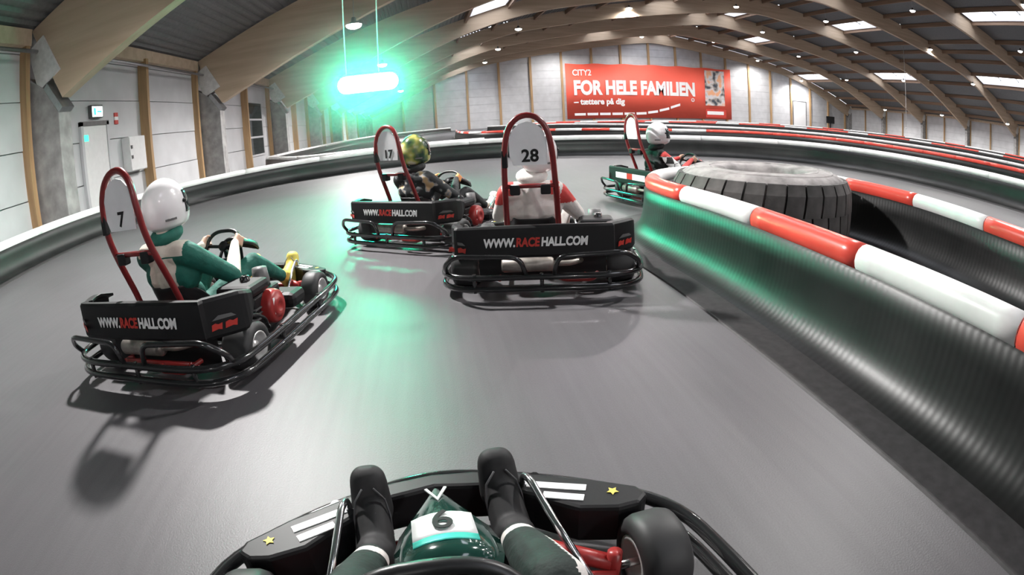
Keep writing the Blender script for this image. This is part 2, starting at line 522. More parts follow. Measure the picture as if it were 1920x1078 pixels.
# rooflights
wn = 0
for b, (y0, y1) in enumerate(BAYS):
    for (xa, xb) in skylights(b):
        wn += 1
        ya, yb = y0+0.5, y1-0.5
        w = empty('window_%d' % wn, ((xa+xb)/2, (ya+yb)/2, deck((xa+xb)/2)))
        tag(w, 'rooflight opening with white lined shaft and glazing bars', kind='structure')
        def W0(o): o.matrix_parent_inverse = w.matrix_basis.inverted(); return o
        za, zb = deck(xa), deck(xb); up = 0.55
        for (px, pz) in ((xa, za), (xb, zb)):
            W0(MB().box(px-0.04, px+0.04, ya, yb, pz-0.12, pz+up).build('shaft_lining', 'lining_white', w))
        for py in (ya, yb):
            W0(MB().prism([(xa, za-0.12), (xb, zb-0.12), (xb, zb+up), (xa, za+up)], (0, py-0.04, 0), (1,0,0), (0,0,1), (0,1,0), 0.08).build('shaft_lining', 'lining_white', w))
        sl = Vector((xb-xa, 0, zb-za))
        g = MB(); g.add([(xa, ya, za+up), (xb, ya, zb+up), (xb, yb, zb+up), (xa, yb, za+up)], [(0,1,2,3)])
        W0(g.build('pane', 'rooflight_glass', w))
        for t in (0.33, 0.66):
            yy = ya + (yb-ya)*t
            W0(MB().prism([(xa, za+up-0.1), (xb, zb+up-0.1), (xb, zb+up), (xa, za+up)], (0, yy-0.05, 0), (1,0,0), (0,0,1), (0,1,0), 0.1).build('glazing_bar', 'frame_grey', w))
        pd = bpy.data.lights.new('rooflight_portal', 'AREA'); pd.shape = 'RECTANGLE'
        pd.size = sl.length; pd.size_y = yb-ya; pd.cycles.is_portal = True
        po = bpy.data.objects.new('rooflight_portal', pd); C.objects.link(po)
        ux = sl.normalized(); uz = Vector((0,1,0)).cross(-ux).normalized()
        nz = ux.cross(Vector((0,1,0)))          # points up
        po.matrix_world = Matrix(((ux.x, 0, nz.x, (xa+xb)/2), (ux.y, 1, nz.y, (ya+yb)/2), (ux.z, 0, nz.z, (za+zb)/2+up-0.03), (0,0,0,1)))

# --- timber frames on concrete columns
def frame(y):
    t = empty('timber_roof_frame', (XL, y, 0))
    tag(t, 'deep curved glued-timber roof frame on grey concrete columns', 'roof frame', 'roof frames spanning the hall')
    def F0(o): o.matrix_parent_inverse = t.matrix_basis.inverted(); return o
    xs = list(np.linspace(-7.95, 2*MID+7.95, 61))
    bot = [(x, low(x)) for x in xs]
    xt = list(np.linspace(-9.0, 2*MID+9.0, 61))
    top = [(x, deck(x)-0.06) for x in xt]
    th = 0.17
    vs = []
    for (bx, bz), (tx, tz) in zip(bot, top):
        vs += [(bx, y-th, bz), (bx, y+th, bz), (tx, y+th, tz), (tx, y-th, tz)]
    fs = []
    for i in range(60):
        for k in range(4):
            fs.append((4*i+k, 4*i+(k+1) % 4, 4*i+4+(k+1) % 4, 4*i+4+k))
    fs += [(3,2,1,0), (240,241,242,243)]
    mb = MB(); mb.add(vs, fs)
    F0(mb.build('beam', 'glulam', t))
    for sg in (-1, 1):
        X = lambda x: x if sg < 0 else 2*MID - x
        F0(MB().prism([(X(-9.1),0), (X(-8.02),0), (X(-8.02),2.85), (X(-8.5),3.5), (X(-9.1),3.9)], (0, y-0.25, 0), (1,0,0), (0,0,1), (0,1,0), 0.5).build('column', 'concrete', t, 0.02))
        for yy in (y-th-0.035, y+th):
            F0(MB().prism([(X(-8.57),4.79), (X(-7.98),3.82), (X(-8.71),3.5), (X(-9.08),4.54)], (0, yy, 0), (1,0,0), (0,0,1), (0,1,0), 0.035).build('bracket_plate', 'bracket_paint', t))
        F0(MB().prism([(X(-8.5),3.5), (X(-8.02),2.86), (X(-7.9),2.95), (X(-8.38),3.6)], (0, y-0.25, 0), (1,0,0), (0,0,1), (0,1,0), 0.5).build('bearing_pad', 'galvanised', t))
    return t
FL = ['deep curved timber roof frame whose concrete column stands beside the white emergency door', 'deep curved timber roof frame on the next column beyond the white wall cabinet',
      'deep curved timber roof frame on the column just beyond the dark window', 'curved timber roof frame, fourth counted from the emergency door', 'curved timber roof frame, fifth counted from the emergency door',
      'curved timber roof frame, sixth counted from the emergency door', 'curved timber roof frame, last but one before the gable wall', 'curved timber roof frame standing against the gable wall with the banner']
for i, y in enumerate(FY): tag(frame(y), FL[i])

# --- walls with separate cladding panels and studs
def wall(name, label):
    w = empty(name); tag(w, label, kind='structure'); return w
ROWS = [0.0, 1.12, 2.24, 3.36, 4.48]
wl = wall('wall_left', 'pale clad hall wall with timber studs')
MB().box(XL-0.3, XL-0.1, YB, YE, 0, 5.3).build('wall_core', 'wall_core', wl)
wr = wall('wall_right', 'far pale clad hall wall with timber studs')
MB().box(XR+0.1, XR+0.3, YB, YE, 0, 5.3).build('wall_core', 'wall_core', wr)
STUD = []
for i, y in enumerate(FY[:-1]):
    STUD += [(y-0.42, 0.20), (y+5.72, 0.32)]
STUD = [(4.9, 0.32)] + STUD
ys = [-0.4] + [s[0] for s in STUD] + [YE]
for k in range(len(ys)-1):
    ya, yb = ys[k]+0.12, ys[k+1]-0.02
    if k == 0: ya = -0.4
    for j in range(len(ROWS)):
        z0 = ROWS[j]; z1 = ROWS[j+1] if j+1 < len(ROWS) else 5.2
        MB().box(XL-0.1, XL-0.02-0.012*(j % 2), ya, yb, z0+0.012, z1-0.012).build('cladding_panel', 'wall_panel', wl)
        if yb > 30:
            MB().box(XR+0.02+0.012*(j % 2), XR+0.1, ya, yb, z0+0.012, z1-0.012).build('cladding_panel', 'wall_panel', wr)
for (y, dp) in STUD:
    MB().box(XL-0.05, XL+dp, y-0.07, y+0.09, 0, 4.7).build('stud', 'stud_wood', wl)
    if y > 30: MB().box(XR-dp, XR+0.05, y-0.07, y+0.09, 0, 4.7).build('stud', 'stud_wood', wr)
for b, (y0, y1) in enumerate(BAYS[2:]):
    MB().box(XL+0.02, XL+0.22, y0+0.3, y1-0.3, 4.62, 5.02).build('eaves_beam', 'glulam', wl)
    MB().box(XR-0.22, XR-0.02, y0+0.3, y1-0.3, 4.62, 5.02).build('eaves_beam', 'glulam', wr)
    MB().tube([(XL+0.42, y0+0.3, 4.42), (XL+0.42, y1-0.3, 4.42)], 0.05, 8).build('pipe_rail', 'galvanised', wl)
we = wall('wall_far', 'pale gable wall with timber posts and horizontal cladding')
gx = list(np.linspace(XL-0.3, XR+0.3, 60))
MB().prism([(gx[0], 0)] + [(gx[-1], 0)] + [(x, deck(min(max(x, XL), XR))+0.2) for x in gx[::-1]], (0, YE+0.1, 0), (1,0,0), (0,0,1), (0,1,0), 0.2).build('wall_core', 'wall_core', we)
posts = [1.75 + 4.98*k for k in range(-2, 17)]
pe = [XL] + posts + [XR]
for k in range(len(pe)-1):
    xa, xb = pe[k]+0.17, pe[k+1]-0.17
    if xb-xa < 0.4: continue
    top = min(deck(xa), deck(xb)) - 0.1
    z = 0.0; j = 0
    while z < top-0.2:
        z1 = min(z+1.25, top)
        MB().box(xa, xb, YE-0.012*(j % 2)+0.012, YE+0.1, z+0.012, z1-0.012).build('cladding_panel', 'wall_panel', we)
        z = z1; j += 1
for x in posts:
    MB().box(x-0.17, x+0.17, YE-0.28, YE+0.05, 0, deck(x)-0.05).build('post', 'stud_wood', we)
wb = MB().prism([(gx[0], 0)] + [(gx[-1], 0)] + [(x, deck(min(max(x, XL), XR))+0.2) for x in gx[::-1]], (0, YB-0.2, 0), (1,0,0), (0,0,1), (0,1,0), 0.2).build('wall_back', 'wall_panel')
tag(wb, 'plain pale rear wall of the hall', kind='structure')

# --- door, exit sign, cabinet, window on the left wall
d = empty('door_1', (XL, 13.0, 0)); tag(d, 'white steel emergency door in the left wall', kind='structure')
def D0(o, p=d): o.matrix_parent_inverse = p.matrix_basis.inverted(); return o
D0(MB().box(XL-0.02, XL+0.05, 12.36, 13.62, 0, 2.66).build('door_leaf', 'door_white', d, 0.006))
for (a, b_) in ((12.24, 12.36), (13.62, 13.74)): D0(MB().box(XL-0.02, XL+0.08, a, b_, 0, 2.76).build('door_frame', 'wall_panel', d))
D0(MB().box(XL-0.02, XL+0.08, 12.24, 13.74, 2.66, 2.78).build('door_frame', 'frame_grey', d))
D0(MB().box(XL+0.05, XL+0.11, 13.44, 13.5, 0.98, 1.12).build('handle', 'steel', d, 0.01))
ex = empty('exit_sign', (XL+0.1, 13.08, 3.03)); tag(ex, 'lit white emergency exit sign above the white door', 'sign')
def X0(o): o.matrix_parent_inverse = ex.matrix_basis.inverted(); return o
X0(MB().box(XL-0.02, XL+0.12, 12.78, 13.38, 2.86, 3.22).build('housing', 'frame_grey', ex, 0.01))
X0(MB().box(XL+0.12, XL+0.126, 12.81, 13.35, 2.89, 3.17).build('lit_face', 'exit_glow', ex))
rn = MB()
rn.box(XL+0.126, XL+0.128, 12.88, 13.0, 2.93, 3.13); rn.box(XL+0.126, XL+0.128, 13.06, 13.24, 3.0, 3.05)
rn.prism([(13.24, 2.96), (13.31, 3.025), (13.24, 3.09)], (XL+0.126, 0, 0), (0,1,0), (0,0,1), (1,0,0), 0.002)
X0(rn.build('pictogram', 'green_small', ex))
gs = MB().box(XL+0.051, XL+0.056, 12.4, 12.62, 2.25, 2.42).build('door_glow_spot', 'green_small', None, 0.002); tag(gs, 'small glowing green patch imitating a reflection on the white door', 'sticker')  # emissive patch stands in for a green reflection on the door
fs_ = empty('fire_sign', (XL, 14.3, 2.84)); tag(fs_, 'small red and white fire sign on the wall beside the door', 'sign')
for (z0, z1, m_) in ((2.66, 2.78, 'sign_red'), (2.78, 2.88, 'letter_white'), (2.88, 3.0, 'sign_red')):
    o = MB().box(XL-0.02, XL+0.02, 14.2, 14.4, z0, z1).build('sign_panel', m_, fs_); o.matrix_parent_inverse = fs_.matrix_basis.inverted()
cb = empty('wall_cabinet', (XL, 15.1, 1.2)); tag(cb, 'white wall cabinet hanging beside the timber stud', 'cabinet')
def B0(o): o.matrix_parent_inverse = cb.matrix_basis.inverted(); return o
B0(MB().box(XL-0.02, XL+0.26, 14.55, 15.6, 1.18, 2.22).build('body', 'door_white', cb, 0.01))
B0(MB().box(XL+0.26, XL+0.28, 14.57, 15.58, 1.2, 2.2).build('door', 'door_white', cb, 0.008))
for z in (1.55, 1.85): B0(MB().box(XL+0.28, XL+0.31, 14.62, 14.7, z, z+0.1).build('latch', 'frame_grey', cb))
wd = empty('window_%d' % (wn+1), (XL, 28.7, 2)); tag(wd, 'dark window in the left wall behind the second column', kind='structure')
def V0(o): o.matrix_parent_inverse = wd.matrix_basis.inverted(); return o
for j in range(3):
    V0(MB().box(XL-0.02, XL+0.0, 27.45, 29.9, 0.75+j*0.95, 1.65+j*0.95).build('pane', 'dark_glass', wd))
for z in (0.68, 1.65, 2.6, 3.55): V0(MB().box(XL-0.04, XL+0.03, 27.4, 29.95, z, z+0.1).build('glazing_bar', 'wall_panel', wd))
for y in (27.36, 29.9): V0(MB().box(XL-0.04, XL+0.03, y, y+0.09, 0.68, 3.65).build('window_frame', 'wall_panel', wd))
d2 = empty('door_2', (69, YE, 0)); tag(d2, 'tall white door in the far gable wall', kind='structure')
for (xa, xb, m_, yy) in ((67.1, 70.3, 'door_white', 0.06), (66.95, 67.1, 'frame_grey', 0.09), (70.3, 70.45, 'frame_grey', 0.09)):
    o = MB().box(xa, xb, YE-yy, YE+0.05, 0, 5.0).build('door_leaf' if m_ == 'door_white' else 'door_frame', m_, d2); o.matrix_parent_inverse = d2.matrix_basis.inverted()
o = MB().box(66.95, 70.45, YE-0.09, YE+0.05, 5.0, 5.15).build('door_frame', 'frame_grey', d2); o.matrix_parent_inverse = d2.matrix_basis.inverted()
tv = empty('monitor', (76.0, YE-1.2, 0)); tag(tv, 'black screen on a stand by the far corner of the hall', 'screen')
for nm, bx_ in (('screen', (75.0, 77.2, YE-1.3, YE-1.1, 1.3, 2.7)), ('stand', (76.0, 76.2, YE-1.25, YE-1.1, 0.06, 1.35)), ('base', (75.6, 76.6, YE-1.6, YE-0.8, 0.0, 0.06))):
    o = MB().box(*bx_).build(nm, 'black_box', tv, 0.02); o.matrix_parent_inverse = tv.matrix_basis.inverted()

# --- banner
bn = empty('wall_banner', (37.2, YE-0.35, 0.9)); tag(bn, 'huge red advertising banner with white lettering on the gable wall', 'banner')
def N0(o): o.matrix_parent_inverse = bn.matrix_basis.inverted(); return o
BX0, BX1, BZ0, BZ1, BY = 22.2, 52.4, 0.85, 9.85, YE-0.34
def zoff(x): return -0.14*math.sin((x-BX0)/(BX1-BX0)*6*math.pi)**2
cv = MB(); n = 61
xs = np.linspace(BX0, BX1, n)
vs = []
for x in xs:
    yy = BY + 0.05*math.sin((x-BX0)*1.26)
    vs += [(x, yy, BZ0), (x, yy, BZ1+zoff(x)), (x, yy+0.03, BZ0), (x, yy+0.03, BZ1+zoff(x))]
fs = []
for i in range(n-1):
    a, b_ = 4*i, 4*i+4
    fs += [(a, b_, b_+1, a+1), (a+2, a+3, b_+3, b_+2), (a+1, b_+1, b_+3, a+3), (a, a+2, b_+2, b_)]
cv.add(vs, fs, 0, True)
N0(cv.build('canvas', 'banner_red', bn))
def btext(name, body, x, z, h, off=0.02, w=None, sx=1.0, shear=0.0):
    me = text_mesh(body, h/0.72, 0.01, off, shear, 'LEFT')
    if w:
        xx = [v.co.x for v in me.vertices]; me.transform(Matrix.Diagonal((w/(max(xx)-min(xx)), 1, 1, 1)))
    return N0(text_obj(name, me, 'letter_white', bn, (x, BY-0.07, z), (1,0,0), (0,0,1)))
btext('lettering', 'CITY2', 23.3, 8.3, 1.0, 0.03, 3.1)
btext('lettering', 'FOR HELE FAMILIEN', 23.4, 5.75, 2.25, 0.15, 21.5)
btext('lettering', '\u2013 t\u00e6ttere p\u00e5 dig', 23.4, 3.55, 0.95, 0.05, 8.6)
btext('lettering', '\u00ae', 44.2, 4.0, 0.6, 0.02)
# illegible small print along the foot, bending upwards
for i in range(9):
    x = 23.4 + i*2.1; t = max(0, (x-33)/9.0); z = 1.55 + 1.7*t*t
    sl = 3.4*t/9.0
    N0(MB().obox((x+0.9, BY-0.07, z+0.9*sl), Vector((0.9, 0, 0.9*sl)), (0, 0.01, 0), (0, 0, 0.2)).build('small_print', 'letter_white', bn))
N0(MB().box(47.0, 51.0, BY-0.075, BY-0.055, 3.2, 9.4).build('photo_print', 'banner_photo', bn))
N0(MB().box(47.0, 51.2, BY-0.075, BY-0.055, 1.1, 2.6).build('dark_patch', 'banner_dark_red', bn))
N0(MB().box(47.3, 50.7, BY-0.085, BY-0.07, 1.6, 2.2).build('small_print', 'letter_white', bn, 0.02))

# ------------------------------------------------------------------ pendant lamps
def lamp_protos():
    hs = MB().lathe([(0.0,0.30),(0.07,0.30),(0.09,0.26),(0.10,0.12),(0.29,0.03),(0.32,0.0),(0.30,0.0)], (0,0,0), (0,0,1), 16).mesh('housing', 'frame_grey')
    gl = MB().lathe([(0.30,0.0),(0.28,-0.07),(0.20,-0.13),(0.10,-0.16),(0.0,-0.17)], (0,0,0), (0,0,1), 16).mesh('diffuser', 'lamp_glow')
    return hs, gl
LH, LG = lamp_protos()
LD = bpy.data.lights.new('pendant_light', 'SPOT')
LD.spot_size = R(170); LD.spot_blend = 0.75
LD.shadow_soft_size = 0.16; LD.energy = LAMP_W; LD.color = (1.0, 0.97, 0.95)
ORD = ['first', 'second', 'third', 'fourth', 'fifth', 'sixth', 'seventh', 'eighth']
def pendant(x, y, z, row):
    t = empty('pendant_lamp', (x, y, z)); tag(t, 'round white pendant lamp in the %s roof row counted from the emergency door wall' % ORD[row], 'lamp', 'pendant lamps, %s row from the emergency door wall' % ORD[row])
    inst('housing', LH, t); inst('diffuser', LG, t)
    top = deck(x) - z
    MB().tube([(0, 0, 0.29), (0, 0, top+0.05)], 0.012, 6).build('hanger', 'galvanised', t)
    l = bpy.data.objects.new('pendant_light', LD); C.objects.link(l); l.parent = t; l.location = (0, 0, -0.34)
LROWS = [(-2.4, 5.28, [-13.6, 6.5, 20.2, 34.0, 60.3]), (8.6, 9.4, [-13.0, 7.2, 20.8, 34.4, 48.0, 61.6, 75.2]),  # negative y: unseen lamps behind the camera, added as fill
         (20.9, 12.6, [-15.0, 11.6, 25.2, 38.8, 52.5, 65.1, 79.7]), (32.8, 13.6, [10, 23.5, 37, 50.7, 64.0, 78.0]),
         (43.8, 13.2, [7.1, 20.7, 34.3, 48.1, 61.5, 75.1]), (56.6, 11.7, [14.3, 27.9, 41.9, 56.0, 69.6, 81.6]),
         (67.4, 9.0, [14.8, 28.4, 42.0, 55.9, 69.5, 82.4]), (75.5, 4.7, [26.7, 40.3, 53.9, 67.5])]
for i, (x, z, yl) in enumerate(LROWS):
    for y in yl: pendant(x, y, z, i)

# ------------------------------------------------------------------ green start light
gx_, gy_, gz_ = -1.13, 11.5, 2.22
gl = empty('start_light', (gx_, gy_, gz_), R(-5.6)*-1); gl.rotation_euler[0] = R(18); tag(gl, 'long glowing green start light hanging over the track on two wires', 'light')
hw, hh = 0.64, 0.19
cap = [(hw*0.72 + 0.28*hw*math.cos(a), hh*math.sin(a)) for a in np.linspace(-math.pi/2, math.pi/2, 11)] + [(-hw*0.72 + 0.28*hw*math.cos(a), hh*math.sin(a)) for a in np.linspace(math.pi/2, 3*math.pi/2, 11)]
MB().prism([(x*1.04, z*1.08) for x, z in cap], (0, 0.02, 0), (1,0,0), (0,0,1), (0,1,0), 0.12).build('housing', 'frame_grey', gl)
MB().prism(cap, (0, -0.05, 0), (1,0,0), (0,0,1), (0,1,0), 0.07).build('lens', 'green_led', gl, 0.02)
for sx in (-0.44, 0.24):
    MB().tube([(sx, 0.06, hh), (sx, 0.06, deck(gx_)-gz_-0.30)], 0.013, 8).build('suspension_wire', 'bracket_paint', gl)

# ------------------------------------------------------------------ track barriers
def barrier(label, pts, seg, cols, z=0.53, r=0.08, step=0.2, strip=None, start=0.0, n=12):
    """tyre-wall barrier: coloured pipe in separate lengths over a flared rubber skirt"""
    P, s = smooth_path(pts, step)
    b = empty('track_barrier', (P[0][0], P[0][1], 0)); tag(b, label, 'barrier')
    inv = Matrix.Translation((-P[0][0], -P[0][1], 0))
    def Q(o): o.matrix_parent_inverse = inv; return o
    T = np.gradient(P, axis=0); T /= np.linalg.norm(T, axis=1)[:, None]
    N = np.stack([-T[:, 1], T[:, 0]], 1)           # left of travel
    a = -start; k = 0
    if isinstance(cols, tuple): cols = [cols[0][j % len(cols[0])] for j in range(cols[1])] + [cols[2]]*200
    while a < s[-1]:
        lo, hi = max(a, 0), min(a+seg, s[-1])
        if hi - lo > 0.05:
            m = max(2, int((hi-lo)/step)+1)
            ss = np.linspace(lo+0.004, hi-0.004, m)
            pp = [(float(np.interp(q, s, P[:, 0])), float(np.interp(q, s, P[:, 1])), z) for q in ss]
            Q(MB().tube(pp, r, n).build('pipe_length', cols[k % len(cols)], b))
        a += seg; k += 1
    prof = [(0.30, 0.006), (0.265, 0.013), (0.225, 0.032), (0.185, 0.062), (0.150, 0.105), (0.122, 0.165), (0.104, 0.24), (0.094, 0.34), (0.086, 0.47), (0.04, 0.50)]
    for sd in (-1, 1):
        me = MB(); vs = []; m = len(prof)
        for i in range(len(P)):
            for (o, zz) in prof: vs.append((P[i][0]+N[i][0]*o*sd, P[i][1]+N[i][1]*o*sd, zz))
        fs = [(i*m+j, i*m+j+1, (i+1)*m+j+1, (i+1)*m+j) for i in range(len(P)-1) for j in range(m-1)]
        me.add(vs, fs, 0, True)
        ob = Q(me.build('rubber_skirt', 'ribbed_rubber', b))
        uvl = ob.data.uv_layers.new(name='UVMap')
        vi = np.zeros(len(ob.data.loops), dtype=np.int32); ob.data.loops.foreach_get('vertex_index', vi)
        uv = np.zeros((len(vi), 2), dtype=np.float32); uv[:, 0] = s[vi//m]; uv[:, 1] = (vi % m)/m
        uvl.data.foreach_set('uv', uv.ravel())
    if strip:
        for sd in strip:
            me = MB(); vs = []
            for i in range(len(P)):
                for (o, zz) in ((0.26, 0.004), (0.26, 0.010), (0.50, 0.008), (0.51, 0.0)): vs.append((P[i][0]+N[i][0]*o*sd, P[i][1]+N[i][1]*o*sd, zz))
            fs = [(i*4+j, i*4+j+1, i*4+5+j, i*4+4+j) for i in range(len(P)-1) for j in range(3)]
            me.add(vs, fs)
            Q(me.build('floor_mat', 'rubber_mat', b))
    return b
# hairpin around the big tyre
F = [(1.95,-4), (2.0,-2), (2.05,0), (2.08,1.4), (2.11,2.4), (2.13,3.4), (2.11,4.1), (2.1,4.55), (2.16,5.0), (2.45,5.50), (2.85,5.76), (3.4,5.86), (3.95,5.68), (4.35,5.26), (4.52,4.6), (4.55,3.7), (4.44,2.9), (4.30,2.2), (4.2,1.2), (4.1,-1), (4.05,-4)]
PF, sF = smooth_path(F, 0.2)
i0 = int(np.argmin(np.hypot(PF[:,0]-2.11, PF[:,1]-2.07)))
i1 = int(np.argmin(np.hypot(PF[:,0]-4.54, PF[:,1]-3.5)))
LF = float(sF[i1]-sF[i0]); nF = 2*int(round((LF/1.2-1)/2))+1     # odd count of lengths between two red ends
sgF = LF/nF
barrier('red and white pipe barrier bending around the giant tyre', F, sgF, ['pipe_red', 'pipe_white'], strip=(1, -1), start=(2*sgF-(float(sF[i0]) % (2*sgF))) % (2*sgF), step=0.12, n=16)
A = [(-6.2,-6), (-6.7,0), (-7.1,4), (-7.55,7.5), (-7.5,10.2), (-6.7,12.7), (-5.6,14.5), (-4.3,15.7), (-2.9,16.4), (-1.5,17.0), (0.1,17.4), (2.0,17.3), (4.0,16.6), (5.8,15.8), (7.6,15.0), (9.4,13.9), (10.7,12.4), (11.3,10.3), (11.4,8.0), (11.3,5.5), (11.2,2.5), (11,-2)]
barrier('long white pipe barrier along the outside of the bend', A, 2.4, ['pipe_white'], strip=(-1,), step=0.25, r=0.088)
barrier('white pipe barrier doubling back in a narrow loop before the left wall', [(3.4,76), (0.2,72), (-4.4,67), (-6.6,58), (-7.5,48), (-7.9,36), (-8.0,29), (-7.9,26.4), (-7.6,25.6), (-7.0,24.6), (-4.9,20.2), (-3.0,18.6), (-1,18.9), (2,19)], 3.0, ['pipe_white'], step=0.4)
barrier('red pipe barrier with white lengths just beyond the white outer barrier', [(2.6,47), (2.3,40), (2.4,34), (3.0,31.5), (4.2,30.0), (6.2,28.4), (9.1,25.2), (11.4,23.1), (14.6,21.5), (16.9,18.9), (17.6,15), (18.0,11.5), (18.4,8), (18.4,1)], 1.6, (['pipe_red', 'pipe_white'], 19, 'pipe_red'), step=0.4)
barrier('white pipe barrier running behind the red pipe barrier', [(6.8,60), (12,49), (15.6,37), (17.5,32), (20.3,29.4), (22.8,25.8), (23.7,20.5), (24.8,16), (25.3,12), (25.4,4)], 3.0, ['pipe_white'], step=0.5)
barrier('distant red pipe barrier with pale lengths below the banner', [(12,62), (18,58), (25,54.5), (33,51), (38,45), (39.8,38), (40.6,30), (41.4,20), (41.4,6)], 2.6, ['pipe_red', 'pipe_red', 'pipe_white'], step=0.7)
barrier('farthest white and red pipe barrier in front of the gable wall', [(14,72), (22,70), (32,68), (44,66), (54,60), (60,50), (63,38), (64,20)], 3.2, ['pipe_white', 'pipe_red', 'pipe_white'], step=0.9, n=8)

# ------------------------------------------------------------------ giant tyre
def giant_tyre():
    t = empty('tractor_tyre', (3.28, 4.66, 0), R(12)); tag(t, 'giant worn tractor tyre lying flat inside the hairpin', 'tyre')
    prof = [(0.42,0.16),(0.45,0.06),(0.60,0.015),(0.76,0.0),(0.87,0.035),(0.905,0.10),(0.915,0.32),(0.905,0.55),(0.87,0.635),(0.78,0.69),(0.66,0.705),(0.54,0.700),(0.45,0.675),(0.42,0.60),(0.40,0.50),(0.40,0.36),(0.41,0.24)]
    MB().lathe(prof, (0,0,0), (0,0,1), 72, close=True).build('carcass', 'old_tyre_side', t)
    # tread blocks: long lugs over the shoulder, a part each, sharing one mesh
    def lug(sgn):
        m = MB()
        zs = [(0.055, 0.865), (0.11, 0.912), (0.20, 0.922), (0.36, 0.925)] if sgn < 0 else [(0.36, 0.925), (0.46, 0.922), (0.55, 0.912), (0.645, 0.862)]
        vs = []
        for (z, r_) in zs:
            tilt = (z-0.34)*0.16
            for rr in (r_-0.06, r_+0.035):
                for a in (-0.093+tilt*sgn, 0.093+tilt*sgn):
                    vs.append((rr*math.cos(a), rr*math.sin(a), z))
        fs = []
        for i in range(len(zs)-1):
            o = 4*i
            for (p, q) in ((0,1),(1,3),(3,2),(2,0)): fs.append((o+p, o+q, o+4+q, o+4+p))
        fs += [(0,2,3,1), (len(vs)-4, len(vs)-3, len(vs)-1, len(vs)-2)]
        m.add(vs, fs)
        return m.mesh('tread_lug', 'old_tyre')
    LU, LO = lug(1), lug(-1)
    n = 30
    for k in range(n):
        inst('tread_lug', LU, t, rot=(0, 0, 2*math.pi*k/n))
        inst('tread_lug', LO, t, rot=(0, 0, 2*math.pi*(k+0.5)/n))
    for (r_, z) in ((0.74, 0.698), (0.58, 0.702)):
        MB().lathe([(r_-0.008, z-0.006), (r_, z+0.008), (r_+0.008, z-0.006)], (0,0,0), (0,0,1), 72).build('sidewall_rib', 'old_tyre_side', t)
    return t
giant_tyre()

# ------------------------------------------------------------------ karts
SX = -0.06            # seat offset: the engine sits on the right
OWN_WO = Vector((0, -0.114, -0.032))
WC = Vector((-0.04, 0.76, 0.555)); WN = Vector((0, -0.80, 0.60)).normalized()
STRIPES = [(0.255, 1.345, 0.405, 1.275), (0.285, 1.285, 0.385, 1.235)]
def wheel_meshes(rad, w, hub):
    ty = MB().lathe([(hub, -w/2+0.012),(hub+0.012,-w/2),(rad-0.03,-w/2),(rad-0.008,-w/2+0.014),(rad,-w/2+0.035),(rad,w/2-0.035),(rad-0.008,w/2-0.014),(rad-0.03,w/2),(hub+0.012,w/2),(hub,w/2-0.012)], (0,0,0), (1,0,0), 32, close=True).mesh('tyre', 'tyre_rubber')
    m = MB()
    m.lathe([(0.0,w*0.34),(0.028,w*0.34),(0.03,w*0.24),(hub*0.6,w*0.22),(hub-0.012,w*0.34),(hub-0.004,w/2-0.004),(hub+0.006,w/2-0.004),(hub+0.004,0.0),(hub+0.006,-w/2+0.004),(hub-0.01,-w/2+0.004),(hub*0.6,-w*0.1),(0.0,-w*0.1)], (0,0,0), (1,0,0), 24)
    for k in range(3):
        a = 2*math.pi*k/3
        m.lathe([(0.0,w*0.25),(0.007,w*0.25),(0.007,w*0.1)], (0, 0.045*math.cos(a), 0.045*math.sin(a)), (1,0,0), 8)
    return ty, m.mesh('rim', 'alloy')
RT, RR = wheel_meshes(0.14, 0.20, 0.078)
FT, FR = wheel_meshes(0.13, 0.135, 0.072)
